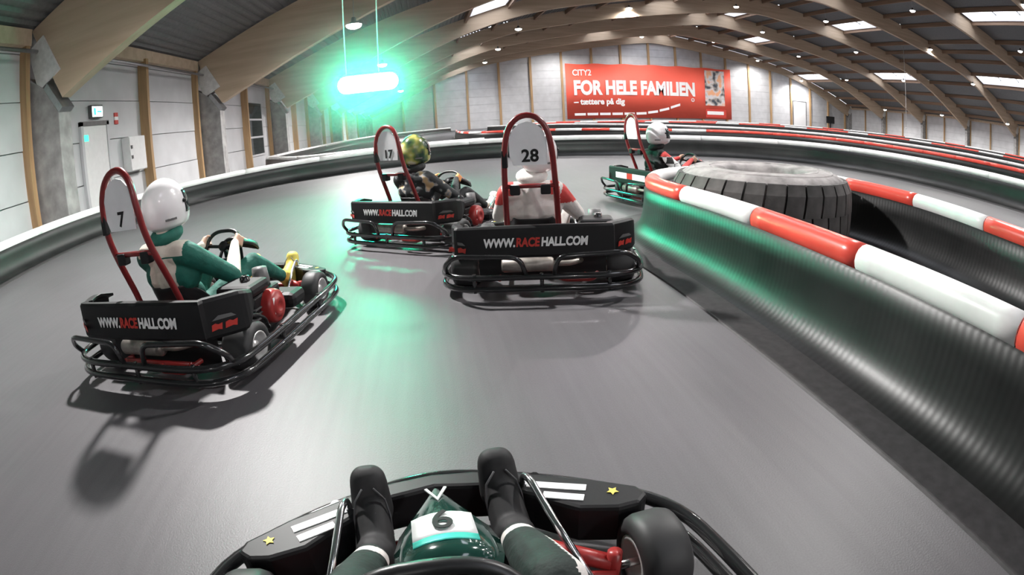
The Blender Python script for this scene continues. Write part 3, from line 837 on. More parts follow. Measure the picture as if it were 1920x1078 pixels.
def make_kart():
    k = empty('go_kart')
    # --- wheels
    for sx in (-1, 1):
        for (x, y, r_, tm, rm, nm) in ((0.56, 0.0, 0.14, RT, RR, 'rear_wheel'), (0.52, 1.05, 0.13, FT, FR, 'front_wheel')):
            w = empty(nm, (sx*x, y, r_), 0, k)
            if sx < 0: w.rotation_euler = (0, 0, math.pi)
            inst('tyre', tm, w); inst('rim', rm, w)
    MB().tube([(-0.5, 0, 0.14), (0.5, 0, 0.14)], 0.02, 12).build('rear_axle', 'steel', k)
    # --- chassis and floor
    fr = MB()
    for sx in (-1, 1):
        fr.tube(bend([(sx*0.30,-0.22,0.10),(sx*0.30,0.25,0.08),(sx*0.36,0.62,0.07),(sx*0.22,1.02,0.07),(sx*0.20,1.36,0.08)], 0.12), 0.016, 8)
    for (y, h, z) in ((-0.20,0.30,0.10),(0.30,0.31,0.08),(1.0,0.23,0.07),(1.34,0.20,0.08)): fr.tube([(-h,y,z),(h,y,z)], 0.016, 8)
    fr.build('chassis_frame', 'part_red', k)
    MB().prism([(-0.33,0.32),(0.33,0.32),(0.36,0.62),(0.24,1.0),(0.21,1.36),(-0.21,1.36),(-0.24,1.0),(-0.36,0.62)], (0,0,0.05), (1,0,0), (0,1,0), (0,0,1), 0.008).build('floor_pan', 'kart_black', k)
    # --- perimeter bumper, two rails
    per = [(0,-0.40),(0.45,-0.39),(0.64,-0.30),(0.70,-0.10),(0.70,0.45),(0.68,0.95),(0.62,1.20),(0.42,1.38),(0.18,1.50),(0,1.54)]
    per = per + [(-x, y) for x, y in per[-2:0:-1]]
    PP, _ = smooth_path(per, 0.05, closed=True)
    PP = PP[:-1]
    for (z, gr) in ((0.085, 0.0), (0.165, 0.012)):
        MB().tube([(x, y, z) for x, y in PP], 0.021, 10, closed=True).build('bumper_rail', 'tube_black', k)
    for (x, y) in ((0.45,-0.39),(-0.45,-0.39),(0,-0.40),(0.70,0.2),(-0.70,0.2),(0.69,0.75),(-0.69,0.75),(0.3,1.44),(-0.3,1.44)):
        MB().tube([(x, y, 0.06), (x, y, 0.19)], 0.014, 8).build('bumper_stay', 'tube_black', k)
    for sg in (-1, 1):
        MB().tube([(sg*0.30, 0.26, 0.085), (sg*0.70, 0.26, 0.085)], 0.014, 8).build('side_strut', 'tube_black', k)
    # rear guard loops above the bumper
    MB().tube(bend([(-0.10,-0.40,0.17),(-0.14,-0.41,0.30),(-0.58,-0.40,0.32),(-0.66,-0.34,0.24),(-0.655,-0.28,0.17)], 0.07), 0.017, 10).build('guard_loop', 'tube_black', k)
    MB().tube(bend([(0.08,-0.40,0.17),(0.11,-0.41,0.30),(0.56,-0.40,0.32),(0.66,-0.34,0.24),(0.655,-0.28,0.17)], 0.07), 0.017, 10).build('guard_loop', 'tube_black', k)
    # --- rear body panel, wraps round both rear corners
    plan = [(-0.63,0.02),(-0.635,-0.12),(-0.585,-0.23),(-0.50,-0.28),(0.42,-0.28),(0.50,-0.245),(0.655,-0.09),(0.66,0.02)]
    pl, _ = smooth_path([(x, y, 0) for x, y in plan], 0.03)
    vs = []; m = len(pl)
    for i, (x, y, _) in enumerate(pl):
        c0 = Vector((x, y, 0)); inw = (Vector((0, 0.35, 0))-c0).normalized()
        e = min(1.0, max(0.0, (y+0.10)/0.12)); zb = 0.265 + 0.10*e*e
        zt = 0.485 - 0.03*e
        for (o, z) in ((0.012,zb),(0.0,zb+0.02),(0.006,zt-0.015),(0.02,zt),(0.075,zt-0.004),(0.075,zt-0.02),(0.03,zt-0.03),(0.025,zb)):
            q = c0+inw*o; vs.append((q.x, q.y, z))
    fs = [(i*8+j, i*8+(j+1) % 8, (i+1)*8+(j+1) % 8, (i+1)*8+j) for i in range(m-1) for j in range(8)]
    fs += [tuple(range(7,-1,-1)), tuple((m-1)*8+j for j in range(8))]
    mb = MB(); mb.add(vs, fs, 0, False)
    rp = mb.build('rear_panel', 'kart_black', k, 0.004)
    # red corner logos, slightly proud
    for (o, ux) in (((0.575,-0.176,0.335), (0.69,0.72,0)), ((-0.565,-0.262,0.335), (0.86,-0.51,0))):
        ux = Vector(ux).normalized(); nn = Vector((ux.y, -ux.x, 0))
        O = Vector(o) + nn*0.008
        for (du, w_) in ((-0.048, 0.034), (0.036, 0.038)):
            MB().prism([(du-w_,-0.020),(du+w_*0.2,-0.014),(du+w_-0.008,-0.020),(du+w_,0.016),(du+w_*0.3,0.010),(du-w_*0.2,0.018),(du-w_+0.006,0.012)], O, ux, (0,0,1), nn, 0.003).build('logo_mark', 'logo_red', rp)
        MB().prism([(-0.07,0.034),(0.07,0.034),(0.045,0.052),(-0.03,0.056)], O, ux, (0,0,1), nn, 0.002).build('logo_arc', 'frame_grey', rp)
    # --- red roll hoop with number plate and crash pads
    hp = [(SX-0.185,0.03,0.20),(SX-0.185,0.0,0.42),(SX-0.17,-0.16,0.80),(SX-0.155,-0.20,1.0),(SX-0.125,-0.20,1.13),(SX-0.07,-0.195,1.20),(SX,-0.19,1.222)]
    hp = hp + [(2*SX-x, y, z) for x, y, z in hp[-2::-1]]
    HP, _ = smooth_path(hp, 0.03)
    MB().tube([tuple(p) for p in HP], 0.021, 12).build('roll_hoop', 'hoop_red', k)
    MB().tube([(SX-0.172,-0.14,0.735), (SX+0.172,-0.14,0.735)], 0.016, 10).build('hoop_crossbar', 'hoop_red', k)
    for sx in (-1, 1): MB().box(SX+sx*0.105-0.035, SX+sx*0.105+0.035, -0.165, -0.105, 0.675, 0.745).build('hoop_pad', 'kart_black', k, 0.01)
    MB().box(SX-0.18, SX-0.14, -0.215, -0.175, 0.87, 0.99).build('transponder_box', 'kart_black', k, 0.008)
    pz = [(-0.10,0.885),(0.125,0.885),(0.128,0.95),(0.125,1.06),(0.10,1.125),(0.055,1.165),(0,1.18),(-0.055,1.165),(-0.10,1.125),(-0.125,1.06),(-0.125,0.95)]
    MB().prism([(x+SX, z) for x, z in pz], (0,-0.205,0), (1,0,0), (0,0,1), (0,1,0), 0.006).build('number_plate', 'plate_grey', k)
    # --- seat shell
    vs = []; spine = [(0.62,0.20,0.17,0.03),(0.55,0.16,0.185,0.07),(0.44,0.135,0.195,0.11),(0.32,0.135,0.20,0.15),(0.22,0.19,0.20,0.16),(0.15,0.29,0.195,0.15),(0.11,0.37,0.185,0.11),(0.08,0.43,0.165,0.07),(0.07,0.465,0.15,0.04)]
    for i, (y, z, w_, hgt) in enumerate(spine):
        a_ = Vector(spine[max(i-1,0)][:2]); b_ = Vector(spine[min(i+1,len(spine)-1)][:2]); tg = (b_-a_).normalized()
        nr = Vector((-tg.y, tg.x)); nr = nr if nr.y > 0 or nr.x > 0 else -nr
        nr = Vector((abs(nr.x), abs(nr.y)))
        for q in np.linspace(-1, 1, 13):
            lift = hgt*max(0, (abs(q)-0.45)/0.55)**1.6
            vs.append((SX+w_*math.sin(q*1.35)/math.sin(1.35), y+nr.x*lift, z+nr.y*lift))
    mb = MB(); mb.add(vs, [(i*13+j, i*13+j+1, (i+1)*13+j+1, (i+1)*13+j) for i in range(len(spine)-1) for j in range(12)], 0, True)
    se = mb.build('seat', 'seat_black', k)
    md = se.modifiers.new('thick', 'SOLIDIFY'); md.thickness = 0.012; md.offset = -1
    md = se.modifiers.new('sub', 'SUBSURF'); md.levels = 1; md.render_levels = 1
    # --- exhaust, engine, side pods
    MB().box(-0.45, 0.45, -0.135, -0.12, 0.065, 0.27).build('rear_shield', 'kart_black', k, 0.004)
    MB().lathe([(0,-0.18),(0.04,-0.18),(0.050,-0.165),(0.050,0.165),(0.04,0.18),(0,0.18)], (-0.10,-0.20,0.195), (1,0,0), 20).build('exhaust_silencer', 'exhaust_metal', k)
    MB().tube(bend([(0.07,-0.20,0.20),(0.20,-0.21,0.20),(0.30,-0.10,0.20),(0.34,0.20,0.20)], 0.08), 0.02, 10).build('exhaust_pipe', 'exhaust_metal', k)
    MB().tube(bend([(0.12,-0.30,0.13),(0.16,-0.34,0.125),(0.34,-0.34,0.125),(0.38,-0.30,0.15)], 0.05), 0.02, 8).build('brake_guard', 'part_red', k)
    MB().lathe([(0.02,-0.006),(0.085,-0.006),(0.085,0.006),(0.02,0.006)], (0.22,0,0.14), (1,0,0), 24, close=True).build('brake_disc', 'steel', k)
    en = MB().box(0.27, 0.52, 0.22, 0.56, 0.09, 0.34).build('engine', 'kart_black', k, 0.02)
    MB().lathe([(0.0,0.030),(0.028,0.030),(0.032,0.038),(0.060,0.036),(0.064,0.026),(0.085,0.024),(0.100,0.012),(0.106,-0.005),(0.106,-0.05)], (0.565,0.39,0.235), (1,0,0), 28).build('recoil_cover', 'part_red', en)
    MB().box(0.585, 0.592, 0.33, 0.35, 0.20, 0.30).build('cover_label', 'letter_white', en)
    for z in (0.20, 0.23, 0.26): MB().box(0.25, 0.53, 0.21, 0.57, z, z+0.008).build('cooling_fin', 'frame_grey', en)
    MB().box(0.28, 0.55, 0.16, 0.40, 0.345, 0.425).build('fuel_tank', 'kart_black', k, 0.03)
    MB().lathe([(0.0,0.03),(0.03,0.03),(0.034,0.0)], (0.43,0.30,0.425), (0,0,1), 14).build('fuel_cap', 'tube_black', k)
    MB().box(0.36, 0.58, 0.60, 0.80, 0.13, 0.24).build('side_pod', 'kart_black', k, 0.04)
    MB().box(-0.60, -0.36, 0.20, 0.80, 0.13, 0.24).build('side_pod', 'kart_black', k, 0.04)
    MB().lathe([(0.0,0.0),(0.055,0.0),(0.06,0.03),(0.05,0.11),(0.0,0.115)], (0.42,0.50,0.34), (0,0,1), 16).build('air_filter', 'frame_grey', k)
    MB().tube(bend([(0.60,-0.05,0.30),(0.62,0.06,0.305),(0.615,0.17,0.24),(0.61,0.2,0.17)], 0.05), 0.010, 8).build('mudguard_stay', 'tube_black', k)
    # --- steering
    u = Vector((1,0,0)); v = WN.cross(u)
    if v.z < 0: v = -v
    ring = []
    for q in range(40):
        a = 2*math.pi*q/40
        x = 0.145*math.copysign(abs(math.cos(a))**0.75, math.cos(a)); yy = 0.115*math.copysign(abs(math.sin(a))**0.8, math.sin(a))
        ring.append(WC + u*x + v*yy)
    sw = MB().tube(ring, 0.0145, 10, closed=True).build('steering_wheel', 'seat_black', k)
    sp = MB()
    for (x, yy) in ((-0.13,0.0),(0.13,0.0),(0,-0.11)): sp.tube([WC - WN*0.02, WC + u*x + v*yy], 0.012, 8)
    sp.lathe([(0.0,0.01),(0.035,0.01),(0.04,-0.01),(0.0,-0.03)], WC-WN*0.01, WN, 16)
    sp.build('spokes', 'kart_black', sw)
    MB().tube([WC - WN*0.02, (0, 1.16, 0.14)], 0.012, 8).build('steering_column', 'steel', k)
    # --- front panel (shield) ahead of the wheel
    rows = [(0.828,0.470,0.075),(0.838,0.488,0.092),(0.87,0.490,0.102),(0.93,0.472,0.104),(1.0,0.450,0.094),(1.07,0.425,0.070),(1.13,0.400,0.046),(1.185,0.375,0.020),(1.20,0.365,0.004)]
    vs = []
    for (y, z, w_) in rows:
        for q in np.linspace(-1, 1, 11):
            vs.append((w_*q, y, z + 0.022*(1-q*q) - 0.03*abs(q)**3))
    mb = MB(); mb.add(vs, [(i*11+j, i*11+j+1, (i+1)*11+j+1, (i+1)*11+j) for i in range(len(rows)-1) for j in range(10)], 0, True)
    fp = mb.build('front_shield', 'panel_green_reflection', k)
    md = fp.modifiers.new('thick', 'SOLIDIFY'); md.thickness = 0.012; md.offset = -1
    # back plate under the shield
    MB().prism([(-0.08,0.28),(0.08,0.28),(0.085,0.462),(-0.085,0.462)], (0,0.845,0), (1,0,0), (0,0,1), (0,1,0), 0.01).build('shield_support', 'kart_black', k)
    nl = (Vector((0,1.185,0.375))-Vector((0,0.87,0.490))).normalized(); nu = Vector((1,0,0)).cross(nl); nu = nu if nu.z > 0 else -nu
    def on(y):   # height of shield surface along the middle
        return float(np.interp(y, [r[0] for r in rows], [r[1] for r in rows]))+0.022
    MB().prism([(0,-0.006),(0.026,0.082),(0.0195,0.085),(0,0.014),(-0.0195,0.085),(-0.026,0.082)], Vector((0,1.085,on(1.085)+0.001)), (1,0,0), nl, nu, 0.003).build('chevron_stripe', 'letter_white', fp)
    # --- front fairing with white stripes
    h_ = [(0.12,1.455),(0.22,1.425),(0.42,1.325),(0.54,1.24),(0.558,1.195),(0.52,1.165),(0.46,1.165),(0.36,1.20),(0.26,1.29),(0.15,1.375)]
    out = [(-x, y) for x, y in h_[::-1]] + h_ + [(0,1.405)]
    out = [(0,1.47)] + h_ + [(0,1.405)] + [(-x, y) for x, y in h_[::-1]]
    mb = MB()
    top = [(x, y, 0.235) for x, y in out]
    bot = [(x*0.99, y-0.005, 0.11) for x, y in out]
    n_ = len(out)
    mb.add(top+bot, [tuple(range(n_))] + [tuple(range(2*n_-1, n_-1, -1))] + [(i, n_+i, n_+(i+1) % n_, (i+1) % n_) for i in range(n_)])
    ff = mb.build('front_fairing', 'kart_black', k, 0.012)
    for sx in (-1, 1):
        for (xa, ya_, xb, yb_) in STRIPES:
            e = lambda x: (sx*x, float(np.interp(x, [xa, xb], [ya_, yb_])), 0.2365)
            pa, pb = Vector(e(xa)), Vector(e(xb)); dd = (pb-pa)/2
            nn = Vector((0,0,1)); pp_ = dd.normalized().cross(nn)
            MB().obox((pa+pb)/2, dd, pp_*0.013, nn*0.0015).build('stripe_sticker', 'letter_white', ff)
        MB().prism([(0.018*math.cos(a)*(1 if i % 2 else 0.5), 0.018*math.sin(a)*(1 if i % 2 else 0.5)) for i, a in enumerate(np.linspace(0, 2*math.pi, 11)[:-1])], (sx*0.468, 1.235, 0.2365), (1,0,0), (0,1,0), (0,0,1), 0.0015).build('star_sticker', 'shoe_yellow', ff)
    # --- pedals, tie rods, chrome loops at the feet
    for sx in (-1, 1):
        MB().tube(bend([(sx*0.25,1.34,0.12),(sx*0.245,1.35,0.27),(sx*0.255,1.30,0.285),(sx*0.275,1.20,0.25),(sx*0.33,0.99,0.16)], 0.06), 0.0105, 8).build('foot_guard', 'chrome', k)
        MB().tube(bend([(sx*0.17,1.30,0.08),(sx*0.17,1.34,0.20),(sx*0.17,1.37,0.28)], 0.04), 0.009, 8).build('pedal', 'steel', k)
        ar = MB()
        ar.tube([(sx*0.06,1.13,0.13),(sx*0.40,1.02,0.135)], 0.013, 8)
        ar.tube([(sx*0.22,1.22,0.13),(sx*0.30,1.12,0.16),(sx*0.40,1.05,0.15)], 0.024, 8)
        ar.lathe([(0,-0.06),(0.02,-0.06),(0.02,0.06),(0,0.06)], (sx*0.405,1.05,0.13), (0,0,1), 12)
        ar.build('steering_arm', 'part_red', k)
        MB().tube([(sx*0.405,1.05,0.13), (sx*0.50,1.05,0.13)], 0.013, 10).build('stub_axle', 'steel', k)
    return k
KART = make_kart()
def kart_text(parent):
    """web address on the rear panel, red middle word"""
    o = parent
    y = -0.2875
    parts = [('WWW.', 'letter_white'), ('RACE', 'logo_red'), ('HALL.COM', 'letter_white')]
    ms = [text_mesh(t, 0.082, 0.001, 0.0036, 0.14, 'LEFT') for t, _ in parts]
    ws = []
    for me in ms:
        xx = [v.co.x for v in me.vertices]; ws.append((min(xx), max(xx)))
    tot = sum(b-a for a, b in ws) + 0.012
    f = 0.70/tot; x = -0.385
    for (t, m_), me, (a, b) in zip(parts, ms, ws):
        me.transform(Matrix.Translation((-a, 0, 0))); me.transform(Matrix.Diagonal((f, 1, 1, 1)))
        text_obj('lettering', me, m_, o, (x, y, 0.372), (1,0,0), (0,0,1))
        x += (b-a)*f + 0.006
def hoop_number(parent, s):
    text_obj('number', text_mesh(s, 0.116, 0.001, 0.003), 'letter_black', parent, (SX+0.012, -0.2075, 0.945), (1,0,0), (0,0,1))
def pose(o, x, y, h):
    o.location = (x, y, 0); o.rotation_euler = (0, 0, -R(h))
POSE = {'28': (0.77,3.79,13), '7': (-1.66,2.88,14), '17': (-0.22,5.56,37), 'far': (2.93,6.97,78), 'own': (0.02,-0.15,-4)}
KL = {'28': 'black go-kart of the driver in white, number 28 on its red hoop', '7': 'black go-kart of the driver in green, number 7 on its red hoop', '17': 'black go-kart of the driver with camouflage helmet, number 17 on its red hoop',
      'far': 'black go-kart turning behind the giant tyre, white and red band on its back', 'own': 'go-kart whose black front shield, coloured with a green reflection, carries the number 6'}
KARTS = {}
for nm in ('28', '7', '17', 'far', 'own'):
    k = KART if nm == 'own' else copy_tree(KART)
    KARTS[nm] = k
for nm, k in KARTS.items():
    pose(k, *POSE[nm]); tag(k, KL[nm], 'go-kart', 'racing go-karts')
    pn = [c for c in k.children if c.name.startswith('rear_panel')][0]
    pl_ = [c for c in k.children if c.name.startswith('number_plate')][0]
    if nm == 'far':
        for (xa, xb, m_) in ((-0.36, -0.08, 'letter_white'), (-0.08, 0.06, 'logo_red'), (0.06, 0.36, 'letter_white')):
            MB().box(xa, xb, -0.2885, -0.2855, 0.335, 0.415).build('band_sticker', m_, pn)
    else:
        kart_text(pn)
    if nm in ('28', '7', '17'): hoop_number(pl_, nm)
    if nm != 'own':
        fs2 = [c for c in k.children if c.name.startswith('front_shield')][0]
        if 'BLACK_SHIELD' not in globals():
            BLACK_SHIELD = fs2.data.copy(); BLACK_SHIELD.materials.clear(); BLACK_SHIELD.materials.append(MATS['kart_black'])
            def srf(x, y): return Vector((x, y, float(np.interp(y, [0.828,0.838,0.87,0.93,1.0,1.07,1.13], [0.470,0.488,0.490,0.472,0.450,0.425,0.400])) + 0.024 - 5.0*x*x))
            STK = []
            for (x0, x1, y0, y1, m_) in ((0.02,0.075,0.86,0.90,'letter_white'), (-0.05,0.015,0.88,0.92,'logo_red'), (0.03,0.07,0.93,0.97,'logo_red'), (-0.03,0.02,0.95,0.99,'letter_white'), (-0.075,-0.055,0.90,0.96,'letter_white')):
                mm = MB(); mm.add([srf(x, y)+Vector((0,0,0.002)) for y in np.linspace(y0, y1, 3) for x in np.linspace(x0, x1, 4)], [(i*4+j, i*4+j+1, i*4+5+j, i*4+4+j) for i in range(2) for j in range(3)])
                STK.append(mm.mesh('sticker', m_))
        fs2.data = BLACK_SHIELD; fs2.location = (0, -0.02, 0.085)
        for mm in STK: inst('sticker', mm, fs2)
        ss_ = [c for c in k.children if c.name.startswith('shield_support')][0]; ss_.scale = (1, 1, 1.17); ss_.location = (0, -0.02, 0)
    if nm == 'own':
        sh = [c for c in k.children if c.name.startswith('front_shield')][0]
        [c for c in k.children if c.name.startswith('steering_wheel')][0].location = OWN_WO
        oc = [c for c in k.children if c.name.startswith('steering_column')][0]
        oc.data = MB().tube([WC + OWN_WO - WN*0.02, (0, 1.16, 0.14)], 0.012, 8).mesh('steering_column', 'steel')
        ya, yb = 0.87, 1.0
        def sp_(x, y): return Vector((x, y, float(np.interp(y, [0.828,0.838,0.87,0.93,1.0,1.07], [0.470,0.488,0.490,0.472,0.450,0.425])) + 0.0250 - 4.0*x*x))
        def patch(x0, x1, y0, y1, mat, lift, name):
            vs = [sp_(x, y)+Vector((0,0,lift)) for y in np.linspace(y0, y1, 5) for x in np.linspace(x0, x1, 7)]
            m = MB(); m.add(vs, [(i*7+j, i*7+j+1, i*7+8+j, i*7+7+j) for i in range(4) for j in range(6)], 0, True)
            o = m.build(name, mat, sh); md = o.modifiers.new('t', 'SOLIDIFY'); md.thickness = 0.002
        patch(-0.062, 0.062, 0.884, 0.908, 'plate_teal', 0.0, 'plate_band')
        patch(-0.062, 0.062, 0.908, 1.010, 'letter_white', 0.0, 'number_panel')
        a_ = sp_(0, 0.925); b_ = sp_(0, 0.995)
        o = text_obj('number', text_mesh('6', 0.128, 0.0008, 0.0008, xscale=0.72), 'letter_black', sh, tuple((a_+b_)/2+Vector((0,0,0.005))), (1,0,0), tuple(b_-a_))

# ------------------------------------------------------------------ drivers
def capsule(mb, p0, r0, p1, r1, n=12):
    p0, p1 = Vector(p0), Vector(p1)
    d = p1-p0; L = d.length
    ax = d.normalized() if L > 1e-6 else Vector((0,0,1))
    prof = []
    for i in range(7):
        a = -math.pi/2 + (math.pi/2)*i/6; prof.append((r0*math.cos(a), r0*math.sin(a)))
    for i in range(7):
        a = (math.pi/2)*i/6; prof.append((r1*math.cos(a), L+r1*math.sin(a)))
    mb.lathe(prof, p0, ax, n)
def blob(name, caps, mats, rule=None, voxel=0.010, smooth=4, parent=None):
    """one continuous surface grown over tapered limbs; caps: (p0, r0, p1, r1, material index)"""
    mb = MB()
    for c in caps: capsule(mb, *c[:4])
    me = bpy.data.meshes.new(name); me.from_pydata(mb.v, [], mb.f)
    bm = bmesh.new(); bm.from_mesh(me); bmesh.ops.remove_doubles(bm, verts=bm.verts, dist=1e-5); bmesh.ops.recalc_face_normals(bm, faces=bm.faces); bm.to_mesh(me); bm.free()
    o = bpy.data.objects.new(name, me); C.objects.link(o)
    md = o.modifiers.new('r', 'REMESH'); md.mode = 'VOXEL'; md.voxel_size = voxel
    if smooth:
        md = o.modifiers.new('s', 'SMOOTH'); md.iterations = smooth; md.factor = 0.5
    dg = bpy.context.evaluated_depsgraph_get()
    m2 = bpy.data.meshes.new_from_object(o.evaluated_get(dg))
    bpy.data.objects.remove(o); bpy.data.meshes.remove(me)
    m2.name = name
    for m in mats: m2.materials.append(MATS[m])
    nf = len(m2.polygons)
    cen = np.zeros(nf*3); m2.polygons.foreach_get('center', cen); cen = cen.reshape(-1, 3)
    best = np.full(nf, 1e9); idx = np.zeros(nf, dtype=np.int32)
    for c in caps:
        a, b = np.array(c[0], float), np.array(c[2], float); ab = b-a; L2 = max(ab@ab, 1e-9)
        t = np.clip(((cen-a)@ab)/L2, 0, 1)
        dd = np.linalg.norm(cen-(a+t[:, None]*ab), axis=1) - (c[1]+(c[3]-c[1])*t)
        w = dd < best; best[w] = dd[w]; idx[w] = c[4]
    if rule is not None: idx = rule(cen, idx)
    m2.polygons.foreach_set('material_index', idx.astype(np.int32))
    m2.polygons.foreach_set('use_smooth', np.ones(nf, dtype=bool))
    m2.update()
    ob = bpy.data.objects.new(name, m2); C.objects.link(ob)
    if parent is not None: ob.parent = parent
    return ob
def hand_caps(grip, o, n, t, wrist, mi):
    """fist closed round the rim: o outward in the wheel plane, n towards the driver, t along the rim (towards the thumb)"""
    g = Vector(grip); o, n, t = Vector(o), Vector(n), Vector(t); caps = []
    pc = g + n*0.036 + o*0.008
    for q in (-0.028, -0.010, 0.010, 0.028):
        caps.append((wrist, 0.024, pc + t*q, 0.020, mi))
        L = {-0.028: 0.85, -0.010: 0.97, 0.010: 1.0, 0.028: 0.93}[q]
        prev = pc + t*q + o*0.008
        for ph in (45, 85, 130, 175, 215):
            if ph > 215*L: break
            a = R(ph); p = g + t*q*1.02 + 0.027*(math.cos(a)*n + math.sin(a)*o)
            caps.append((prev, 0.0108, p, 0.0100, mi)); prev = p
    th0 = pc + t*0.028 - o*0.006; th1 = g + n*0.030 + t*0.050 - o*0.010; th2 = g + n*0.016 + t*0.056 - o*0.022
    caps += [(th0, 0.013, th1, 0.011, mi), (th1, 0.011, th2, 0.009, mi)]
    return caps
def driver(nm, label, suit, sleeve, hand, helmet, shoe, legs=None, lean=0.0, rule=None, extra=None, voxel=0.010, yaw_head=0.0, drop=0.0, wc=WC, brace=None, hx=0.0):
    """mats: 0 torso, 1 sleeve, 2 hand, 3 neck skin, 4 legs, 5.. extra"""
    sx = SX; ly = -lean
    hip = Vector((sx, 0.36, 0.235)); waist = Vector((sx, 0.27, 0.36)); chest = Vector((sx, 0.205+ly*0.6, 0.52)); sh = Vector((sx, 0.175+ly, 0.655)); nk = Vector((sx, 0.20+ly, 0.755)); hd = Vector((sx+hx, 0.235+ly*1.1, 0.94))
    caps = [((sx-0.085,hip.y,hip.z),0.105,(sx+0.085,hip.y,hip.z),0.105,4), (hip,0.115,waist,0.118,0), (waist-Vector((0.06,0,0)),0.10,waist+Vector((0.06,0,0)),0.10,0),
            (waist,0.13,chest,0.138,0), (chest-Vector((0.10,0,0)),0.118,chest+Vector((0.10,0,0)),0.118,0), (sh-Vector((0.165,0,0)),0.080,sh+Vector((0.165,0,0)),0.080,0), (chest,0.13,sh,0.10,0), (sh,0.088,nk,0.072,0), (nk,0.060,hd,0.055,3)]
    u = Vector((1,0,0)); v = WN.cross(u); v = v if v.z > 0 else -v
    for s_ in (-1, 1):
        grip = wc + u*s_*0.143 + v*0.02
        so = sh + Vector((s_*0.19, 0.01, -0.015)); el = Vector((sx*0.5+s_*0.31, 0.40+ly*0.4, 0.44-drop)); wr = grip + WN*0.058 + Vector((s_*0.012, -0.02, -0.03-drop*0.3))
        mid = so.lerp(el, 0.5)
        caps += [(so,0.078,mid,0.067,5), (mid,0.067,el,0.056,5), (el,0.056,el.lerp(wr,0.5),0.048,1), (el.lerp(wr,0.5),0.048,wr,0.031,1)]
        caps += hand_caps(grip, u*s_, WN, v, wr, 2)
        hj = Vector((sx+s_*0.095, hip.y+0.03, hip.z)); kn = Vector((s_*0.20-0.02, 0.80, 0.42)); an = Vector((s_*0.185, 1.235, 0.165))
        caps += [(hj,0.095,hj.lerp(kn,0.5),0.082,4), (hj.lerp(kn,0.5),0.082,kn,0.062,4), (kn,0.062,kn.lerp(an,0.35),0.060,4), (kn.lerp(an,0.35),0.060,an,0.042,4), (an,0.042,an+Vector((0,0.06,0.04)),0.04,4)]
    mats = [suit, sleeve or suit, hand, 'skin', legs or suit, suit] + (extra or [])
    p = blob('person', caps, mats, rule, voxel)
    tag(p, label, 'person', 'kart drivers')
    pose(p, *POSE[nm])
    # --- shoes
    for s_ in (-1, 1):
        hl = Vector((s_*0.185, 1.27, 0.105)); bl = Vector((s_*0.182, 1.362, 0.215)); to = Vector((s_*0.180, 1.395, 0.295)); an = Vector((s_*0.185, 1.235, 0.165))
        sc_ = [(hl,0.046,bl,0.052,0), (bl-Vector((0.014,0,0)),0.047,to-Vector((0.010,0,0)),0.043,0), (bl+Vector((0.014,0,0)),0.047,to+Vector((0.010,0,0)),0.043,0), (an+Vector((0,0.01,0.0)),0.057,hl,0.047,0), (an,0.057,bl+Vector((0,-0.015,0.01)),0.050,0), (an+Vector((0,-0.05,0.035)),0.053,an,0.056,0)]
        so_ = blob('shoe', sc_, [shoe], None, 0.008, 4, p)
        up = (to-hl).normalized(); nn = Vector((0, -up.z, up.y))
        tb = MB()
        for q in (0.36, 0.48, 0.60):
            c_ = hl.lerp(to, q) + nn*0.052
            tb.tube([c_+Vector((-0.030,0,0))-nn*0.012, c_+Vector((-0.012,0,0))+nn*0.003, c_+Vector((0.012,0,0))+nn*0.003, c_+Vector((0.030,0,0))-nn*0.012], 0.0048, 6)
        tb.build('laces', 'shoe_trim', so_)
        st = MB()
        for e in (-1, 1):
            st.tube([hl.lerp(to, q)+Vector((e*w_,0,0))+nn*h_ for q, w_, h_ in ((0.30,0.050,0.030),(0.55,0.050,0.034),(0.75,0.042,0.038),(0.90,0.016,0.050))], 0.003, 6)
        st.build('seam', 'shoe_trim', so_)
    # --- helmet
    hrot = Matrix.Rotation(yaw_head, 3, 'Z')
    hm = MB(); vs = []; N_, M_ = 32, 20
    def hp_(t, a, k=1.0):
        st_, ct = math.sin(t), math.cos(t)
        x = 0.138*st_*math.cos(a); y = 0.172*st_*math.sin(a); z = 0.176*ct
        f = max(0.0, math.sin(a))*st_
        if ct < 0: z *= 1.12; y += 0.035*f*min(1, -ct*2.2); x *= 1+0.04*ct
        if ct < -0.55: z = -0.176*1.16*(0.55+(-ct-0.55)*0.5)
        return Vector((x*k, y*k, z*k))
    for i in range(M_+1):
        t = math.pi*0.86*i/M_
        for q in range(N_): vs.append(hd + hrot @ hp_(t, 2*math.pi*q/N_))
    fs = [(i*N_+q, (i+1)*N_+q, (i+1)*N_+(q+1) % N_, i*N_+(q+1) % N_) for i in range(M_) for q in range(N_)]
    hm.add(vs, fs, 0, True)
    he = hm.build('helmet', helmet, p)
    md = he.modifiers.new('t', 'SOLIDIFY'); md.thickness = 0.02; md.offset = -1
    vz = MB(); vs = []
    for i in range(9):
        t = R(62) + R(44)*i/8
        for q in range(17):
            a = R(90-64) + R(128)*q/16
            vs.append(hd + hrot @ hp_(t, a, 1.022))
    vz.add(vs, [(i*17+q, (i+1)*17+q, (i+1)*17+q+1, i*17+q+1) for i in range(8) for q in range(16)], 0, True)
    vo = vz.build('visor', 'visor_dark', he); md = vo.modifiers.new('t', 'SOLIDIFY'); md.thickness = 0.004
    for s_ in (-1, 1):
        c_ = hd + hrot @ hp_(R(84), R(90-s_*68), 1.03)
        vv = MB().lathe([(0,0.006),(0.012,0.006),(0.014,0)], c_, hrot @ Vector((s_,0,0)), 12).build('visor_hinge', 'kart_black', he)
